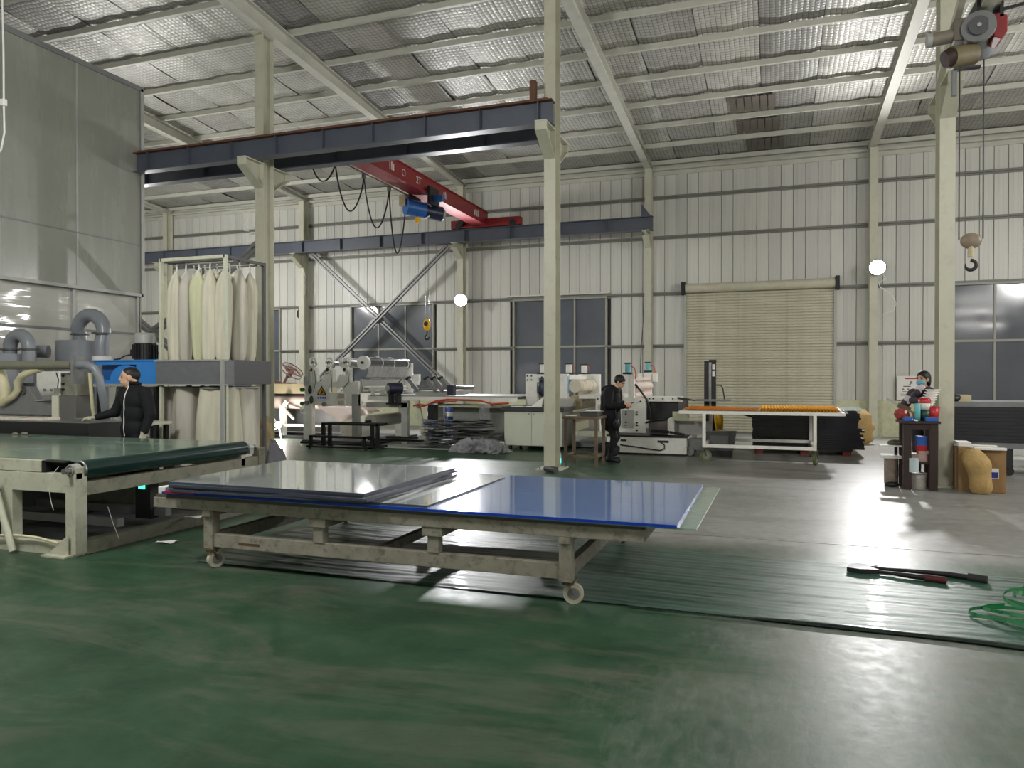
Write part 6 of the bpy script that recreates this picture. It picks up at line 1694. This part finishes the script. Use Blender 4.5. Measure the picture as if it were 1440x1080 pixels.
def blob(name, prims, mats, parent, h=0.011, k=0.03, cut=None):
    """one continuous skin over tapered limbs and ellipsoids: prim = (a, b, ra, rb, material) or (centre, radii, frame, material)"""
    P = []
    for p in prims:
        if len(p) == 5:
            a, b = np.array(p[0], float), np.array(p[1], float)
            r = max(p[2], p[3])
            P += [a - r, a + r, b - r, b + r]
        else:
            c, r = np.array(p[0], float), max(p[1])
            P += [c - r, c + r]
    lo, hi = np.min(P, 0) - 0.05, np.max(P, 0) + 0.05
    n = np.ceil((hi - lo) / h).astype(int) + 1
    ax = [lo[i] + h * np.arange(n[i]) for i in range(3)]
    G = np.stack(np.meshgrid(*ax, indexing='ij'), -1)
    def dist(p, X):
        if len(p) == 5:
            a, b = np.array(p[0], float), np.array(p[1], float)
            ab = b - a
            t = np.clip(((X - a) @ ab) / max(1e-9, ab @ ab), 0, 1)
            q = X - a - t[..., None] * ab
            return np.sqrt((q ** 2).sum(-1)) - (p[2] + (p[3] - p[2]) * t)
        c, r, fr = np.array(p[0], float), np.array(p[1], float), np.array(p[2], float)
        q = ((X - c) @ fr.T) / r
        ln = np.sqrt((q ** 2).sum(-1))
        return (ln - 1) * r.min() if False else ln * (ln - 1) / np.maximum(np.sqrt(((q / r) ** 2).sum(-1)), 1e-6)
    D = None
    for p in prims:
        d = dist(p, G)
        if D is None:
            D = d
        else:
            hh = np.clip(0.5 + 0.5 * (D - d) / k, 0, 1)
            D = D * (1 - hh) + d * hh - k * hh * (1 - hh)
    if cut is not None:
        D = np.maximum(D, cut(G))
    V, F = surface_nets(D, lo, h)
    me = bpy.data.meshes.new(name)
    off = np.array(wloc(parent))
    me.from_pydata((V - off).tolist(), [], F.tolist())
    for m in mats:
        me.materials.append(m)
    cen = V[F].mean(1)
    best = np.full(len(F), 1e9)
    mi = np.zeros(len(F), int)
    for p in prims:
        d = dist(p, cen)
        w = d < best
        best[w] = d[w]
        mi[w] = p[-1]
    me.polygons.foreach_set('material_index', mi.astype(np.int32))
    me.polygons.foreach_set('use_smooth', np.ones(len(F), bool))
    me.update()
    o = bpy.data.objects.new(name, me)
    COL.objects.link(o)
    o.parent = parent
    return o

def frame(f, up=(0, 0, 1)):
    """rows: forward, left, up"""
    f = Vector(f).normalized()
    l = Vector(up).cross(f).normalized()
    u = f.cross(l)
    return np.array([f, l, u])

def hand_prims(wrist, direc, palmn, thumb_side, m, curl=0.5, s=1.0):
    """palm, four bent fingers of unequal length and a thumb leaving the side of the palm"""
    w, d, n = Vector(wrist), Vector(direc).normalized(), Vector(palmn).normalized()
    sd = d.cross(n).normalized() * thumb_side
    n = sd.cross(d).normalized() * thumb_side if False else (Vector(palmn) - d * Vector(palmn).dot(d)).normalized()
    out = []
    for q in (-0.026, -0.009, 0.009, 0.026):
        out.append((w + sd * q * 0.7 * s, w + d * 0.085 * s + sd * q * s, 0.016 * s, 0.014 * s, m))
    for q, L in ((0.03, 0.07), (0.010, 0.08), (-0.010, 0.074), (-0.03, 0.058)):
        a = w + d * 0.088 * s + sd * q * s
        b = a + (d * math.cos(curl * 0.7) + n * math.sin(curl * 0.7)) * L * 0.5 * s
        c = b + (d * math.cos(curl * 1.9) + n * math.sin(curl * 1.9)) * L * 0.5 * s
        out.append((a, b, 0.010 * s, 0.0095 * s, m))
        out.append((b, c, 0.0095 * s, 0.008 * s, m))
    a = w + d * 0.025 * s + sd * 0.03 * s
    b = a + (sd * 0.75 + d * 0.6 + n * 0.2).normalized() * 0.04 * s
    c = b + (d * 0.85 + n * 0.4 + sd * 0.2).normalized() * 0.032 * s
    out += [(a, b, 0.013 * s, 0.011 * s, m), (b, c, 0.011 * s, 0.0085 * s, m)]
    return out

def head(c, fwd, up, m_skin, s=1.0):
    """head about 0.23 m high: cranium, jaw, nose, ears; c is the centre"""
    fr = frame(fwd, up)
    f, l, u = (Vector(r) for r in fr)
    c = Vector(c)
    pr = [(c + u * 0.025 * s - f * 0.01 * s, (0.098 * s, 0.076 * s, 0.092 * s), fr, m_skin),
          (c - u * 0.045 * s + f * 0.022 * s, (0.066 * s, 0.058 * s, 0.072 * s), fr, m_skin),
          (c + f * 0.088 * s + u * 0.012 * s, c + f * 0.104 * s - u * 0.022 * s, 0.009 * s, 0.014 * s, m_skin),
          (c + f * 0.078 * s - u * 0.058 * s, (0.016 * s, 0.026 * s, 0.012 * s), fr, m_skin),
          (c + l * 0.078 * s - u * 0.005 * s, (0.022 * s, 0.01 * s, 0.034 * s), fr, m_skin),
          (c - l * 0.078 * s - u * 0.005 * s, (0.022 * s, 0.01 * s, 0.034 * s), fr, m_skin)]
    return pr, (f, l, u, fr)

def face_and_hair(root, c, F, mat_hair, s=1.0, long=0.0, low=-0.02):
    f, l, u, fr = F
    c = Vector(c)
    m = MB()
    for q in (-1, 1):
        p = c + f * 0.079 * s + l * (q * 0.031 * s) + u * 0.008 * s
        m.ell(p, (0.012, 0.012, 0.008), 10, 6)
    put('eyes', m, M_DARK, root)
    m = MB()
    for q in (-1, 1):
        p = c + f * 0.086 * s + l * (q * 0.031 * s) + u * 0.03 * s
        m.bar(p - l * 0.02, p + l * 0.02, 0.008, 0.006)
    put('eyebrows', m, M_HAIR, root)
    put('mouth', MB().bar(c + f * 0.088 * s - u * 0.052 * s - l * 0.02, c + f * 0.088 * s - u * 0.052 * s + l * 0.02, 0.006, 0.006), pm('lips', (150, 90, 80), 0.5), root)
    prims = [(c + u * 0.03 * s - f * 0.018 * s, (0.108 * s, 0.086 * s, 0.1 * s), fr, 0)]
    if long:
        prims.append((c - u * 0.03 * s - f * 0.04 * s, (0.07 * s, 0.09 * s, 0.1 * s + long), fr, 0))
    cn, fn, un = np.array(c), np.array(f), np.array(u)
    def cut(G):
        X = G - cn
        a, b = X @ fn, X @ un
        # hair stays above a hairline that climbs towards the face
        return (a * 0.95 - b * 0.8 - (0.03 + low) * s) * 0.7
    return blob('hair', prims, [mat_hair], root, 0.008, 0.02, cut)

# --- worker at the left, leaning a hand on the cutter bed
pz = thing('person', 'man in black zipped jacket resting one gloved hand on the cutter bed', 'person', (-7.84, 7.46, 0))
B = Vector((-7.84, 7.46, 0))
f = Vector((-0.2, -0.98, 0)).normalized()
l = Vector((0, 0, 1)).cross(f)
def Q(a, b, z):
    return B + f * a + l * b + Vector((0, 0, z))
fr = frame(f)
S, J, T, H, G_ = 0, 1, 2, 3, 4
pr = []
pr += [(Q(0, 0, 0.93), (0.14, 0.2, 0.17), fr, J), (Q(0, 0, 1.12), (0.135, 0.2, 0.18), fr, J), (Q(-0.01, 0, 1.3), (0.14, 0.225, 0.17), fr, J), (Q(-0.02, 0, 1.42), (0.105, 0.2, 0.08), fr, J)]
pr += [(Q(-0.02, 0.0, 1.42), Q(0.0, 0, 1.5), 0.07, 0.066, J), (Q(0.0, 0, 1.46), Q(0.02, 0, 1.56), 0.055, 0.052, S)]
# image-right arm hangs down, gloved
pr += [(Q(-0.02, 0.22, 1.39), Q(-0.04, 0.29, 1.12), 0.085, 0.07, J), (Q(-0.04, 0.29, 1.12), Q(0.03, 0.28, 0.92), 0.066, 0.05, J)]
pr += hand_prims(Q(0.035, 0.28, 0.91), (f * 0.25 + Vector((0, 0, -1))), -l, 1, G_, 0.6, 1.15)
# other arm reaches forward to the bed
hand = Vector((-8.4, 7.27, 1.05))
el = Q(0.06, -0.3, 1.14)
pr += [(Q(-0.01, -0.215, 1.39), el, 0.083, 0.066, J), (el, hand + Vector((0.1, 0.06, 0.03)), 0.062, 0.045, J)]
pr += hand_prims(hand + Vector((0.08, 0.05, 0.02)), (-0.85, -0.5, -0.05), (0, 0, -1), 1, G_, 0.35, 1.1)
for sd in (-1, 1):
    pr += [(Q(0, sd * 0.09, 0.93), Q(0.015, sd * 0.1, 0.5), 0.1, 0.066, T), (Q(0.015, sd * 0.1, 0.5), Q(-0.02, sd * 0.11, 0.09), 0.064, 0.046, T), (Q(-0.04, sd * 0.11, 0.045), Q(0.15, sd * 0.125, 0.04), 0.045, 0.038, H)]
hc = Q(0.035, -0.04, 1.59)
hp_, FF = head(hc, (-0.66, -0.7, -0.03), (0, 0, 1), S, 1.1)
blob('body', pr + hp_, [M_SKIN, M_JACKET, M_PANTS, M_SHOE, M_GLOVE], pz, 0.0105, 0.022)
face_and_hair(pz, hc, FF, M_HAIR, 1.06, 0.0, -0.035)
zp = [Q(0.06, 0, 1.5), Q(0.085, 0.0, 1.44), Q(0.118, 0.005, 1.38), Q(0.133, 0.0, 1.28), Q(0.128, -0.005, 1.18), Q(0.134, 0.0, 1.08), Q(0.138, 0.0, 0.95), Q(0.128, 0, 0.84)]
put('zip', MB().tube(zp, 0.007, 6), M_PAPER, pz)
put('collar', MB().tube([Q(0.07 * math.cos(a), 0.075 * math.sin(a), 1.515 + 0.01 * math.cos(a)) for a in [0.35 + k * (2 * PI - 0.7) / 16 for k in range(17)]], 0.022, 8), M_JACKET, pz)

# --- man in the middle looking at a phone
pz = thing('person', 'man in black hooded jacket looking down at a phone', 'person', (-2.9, 13.92, 0))
B = Vector((-2.9, 13.92, 0))
f = Vector((0.96, -0.2, 0)).normalized()
l = Vector((0, 0, 1)).cross(f)
fr = frame(f + Vector((0, 0, -0.25)))
pr = []
pr += [(Q(-0.02, 0, 0.8), (0.17, 0.2, 0.2), frame(f), J), (Q(-0.05, 0, 1.02), (0.17, 0.2, 0.2), frame(f), J), (Q(-0.03, 0, 1.22), (0.18, 0.22, 0.19), fr, J), (Q(0.02, 0, 1.36), (0.13, 0.19, 0.09), fr, J)]
pr += [(Q(-0.03, 0, 1.4), (0.08, 0.12, 0.06), fr, J), (Q(-0.03, 0.05, 1.15), Q(-0.02, 0.05, 0.74), 0.165, 0.17, J), (Q(-0.03, -0.05, 1.15), Q(-0.02, -0.05, 0.74), 0.165, 0.17, J)]
pr += [(Q(0.05, 0, 1.36), Q(0.12, 0, 1.47), 0.06, 0.052, S)]
for sd in (-1, 1):
    e = Q(0.03, sd * 0.25, 1.08)
    w = Q(0.27, sd * 0.08 - 0.02, 1.06)
    pr += [(Q(0.02, sd * 0.2, 1.32), e, 0.095, 0.08, J), (e, w, 0.075, 0.055, J)]
    pr += hand_prims(w, f * 1.0 + l * (-sd * 0.25) + Vector((0, 0, 0.15)), l * (-sd) + Vector((0, 0, 0.4)), 1, S, 0.7)
kn = Q(0.05, 0.1, 0.46)
pr += [(Q(-0.03, 0.09, 0.82), kn, 0.105, 0.07, T), (kn, Q(-0.1, 0.1, 0.1), 0.066, 0.05, T), (Q(-0.13, 0.1, 0.05), Q(0.08, 0.12, 0.04), 0.046, 0.04, H)]
kn = Q(0.09, -0.1, 0.47)
pr += [(Q(-0.02, -0.09, 0.82), kn, 0.105, 0.07, T), (kn, Q(0.0, -0.1, 0.1), 0.066, 0.05, T), (Q(-0.03, -0.1, 0.05), Q(0.19, -0.12, 0.038), 0.048, 0.04, H)]
hc = Q(0.16, 0, 1.51)
hp_, FF = head(hc, f + Vector((0, 0, -0.55)), Vector((0, 0, 1)) + f * 0.4, S)
blob('body', pr + hp_, [M_SKIN, M_JACKET, M_PANTS, M_SHOE, M_GLOVE], pz, 0.0105, 0.024)
face_and_hair(pz, hc, FF, M_HAIR, 1.04, 0.0, 0.0)
put('hood', MB().tube([Q(-0.06 + 0.11 * math.cos(a), 0.11 * math.sin(a), 1.4 + 0.03 * math.cos(a)) for a in [0.7 + k * (2 * PI - 1.4) / 16 for k in range(17)]], 0.045, 9), M_JACKET, pz)
ph = put('phone', MB().obox(Q(0.385, -0.01, 1.11), (0.15, 0.075, 0.01), math.atan2(f.y, f.x), -0.25), M_DARK, label='dark phone held by the man in the hooded jacket', cat='phone', origin=tuple(Q(0.385, -0.01, 1.11)))
put('screen', MB().obox(Q(0.384, -0.01, 1.117), (0.14, 0.068, 0.002), math.atan2(f.y, f.x), -0.25), emit('phone_screen', (150, 160, 190), 0.25), ph)
bgm = thing('shoulder_bag', 'small black bag hanging at the hip of the man with the phone', 'bag', tuple(Q(0.2, -0.2, 0.72)))
put('bag_body', MB().ell(Q(0.16, -0.17, 0.72), (0.07, 0.05, 0.12)), M_DARK, bgm)
put('bag_strap', MB().tube([Q(0.16, -0.17, 0.83), Q(0.15, -0.19, 1.0), Q(0.12, -0.2, 1.12)], 0.01, 6), M_DARK, bgm)

# --- masked person behind the stand
pz = thing('person', 'person in dark padded jacket and blue face mask with folded arms', 'person', (2.2, 13.0, 0))
B = Vector((2.2, 13.0, 0))
f = Vector((-0.6, -0.8, 0)).normalized()
l = Vector((0, 0, 1)).cross(f)
fr = frame(f)
pr = [(Q(0, 0, 0.93), (0.13, 0.17, 0.16), fr, J), (Q(-0.01, 0, 1.12), (0.12, 0.15, 0.16), fr, J), (Q(-0.02, 0, 1.28), (0.13, 0.18, 0.16), fr, J), (Q(-0.02, 0, 1.38), (0.1, 0.16, 0.07), fr, J)]
pr += [(Q(-0.01, 0, 1.38), Q(0.02, 0, 1.5), 0.06, 0.05, S)]
e1, w1 = Q(0.1, -0.24, 1.18), Q(0.2, 0.0, 1.36)
e2, w2 = Q(0.1, 0.22, 1.14), Q(0.22, -0.06, 1.24)
pr += [(Q(-0.01, -0.18, 1.34), e1, 0.08, 0.064, J), (e1, w1, 0.062, 0.05, J), (Q(-0.01, 0.18, 1.34), e2, 0.08, 0.064, J), (e2, w2, 0.062, 0.05, J)]
pr += hand_prims(w1, Vector((0, 0, 0.7)) + l * 0.5, -f, 1, G_, 0.8)
pr += hand_prims(w2, -l + f * 0.1 + Vector((0, 0, 0.3)), -f, 1, G_, 0.6)
for sd in (-1, 1):
    pr += [(Q(0, sd * 0.09, 0.88), Q(0.02, sd * 0.1, 0.48), 0.1, 0.066, T), (Q(0.02, sd * 0.1, 0.48), Q(-0.01, sd * 0.1, 0.09), 0.064, 0.046, T), (Q(-0.03, sd * 0.1, 0.045), Q(0.14, sd * 0.12, 0.04), 0.042, 0.036, H)]
hc = Q(0.04, 0, 1.565)
hp_, FF = head(hc, f + Vector((-0.15, 0, 0.02)), (0, 0, 1), S)
M_PUFF = pm('padded_jacket', (58, 50, 56), 0.7, var=0.25, scale=9, bump=0.3)
blob('body', pr + hp_, [M_SKIN, M_PUFF, M_PANTS, M_SHOE, pm('white_cuff', (206, 196, 200), 0.8)], pz, 0.0105, 0.024)
face_and_hair(pz, hc, FF, M_HAIR, 1.05, 0.03, 0.0)
fm, lm, um, frm = FF
blob('face_mask', [(hc + fm * 0.052 - um * 0.052, (0.062, 0.066, 0.055), frm, 0)], [pm('mask_blue', (112, 176, 200), 0.7, var=0.06)], pz, 0.008, 0.02)
put('collar', MB().tube([Q(0.075 * math.cos(a), 0.08 * math.sin(a), 1.42) for a in [0.5 + k * (2 * PI - 1.0) / 14 for k in range(15)]], 0.03, 8), pm('purple_lining', (74, 44, 88), 0.7), pz)
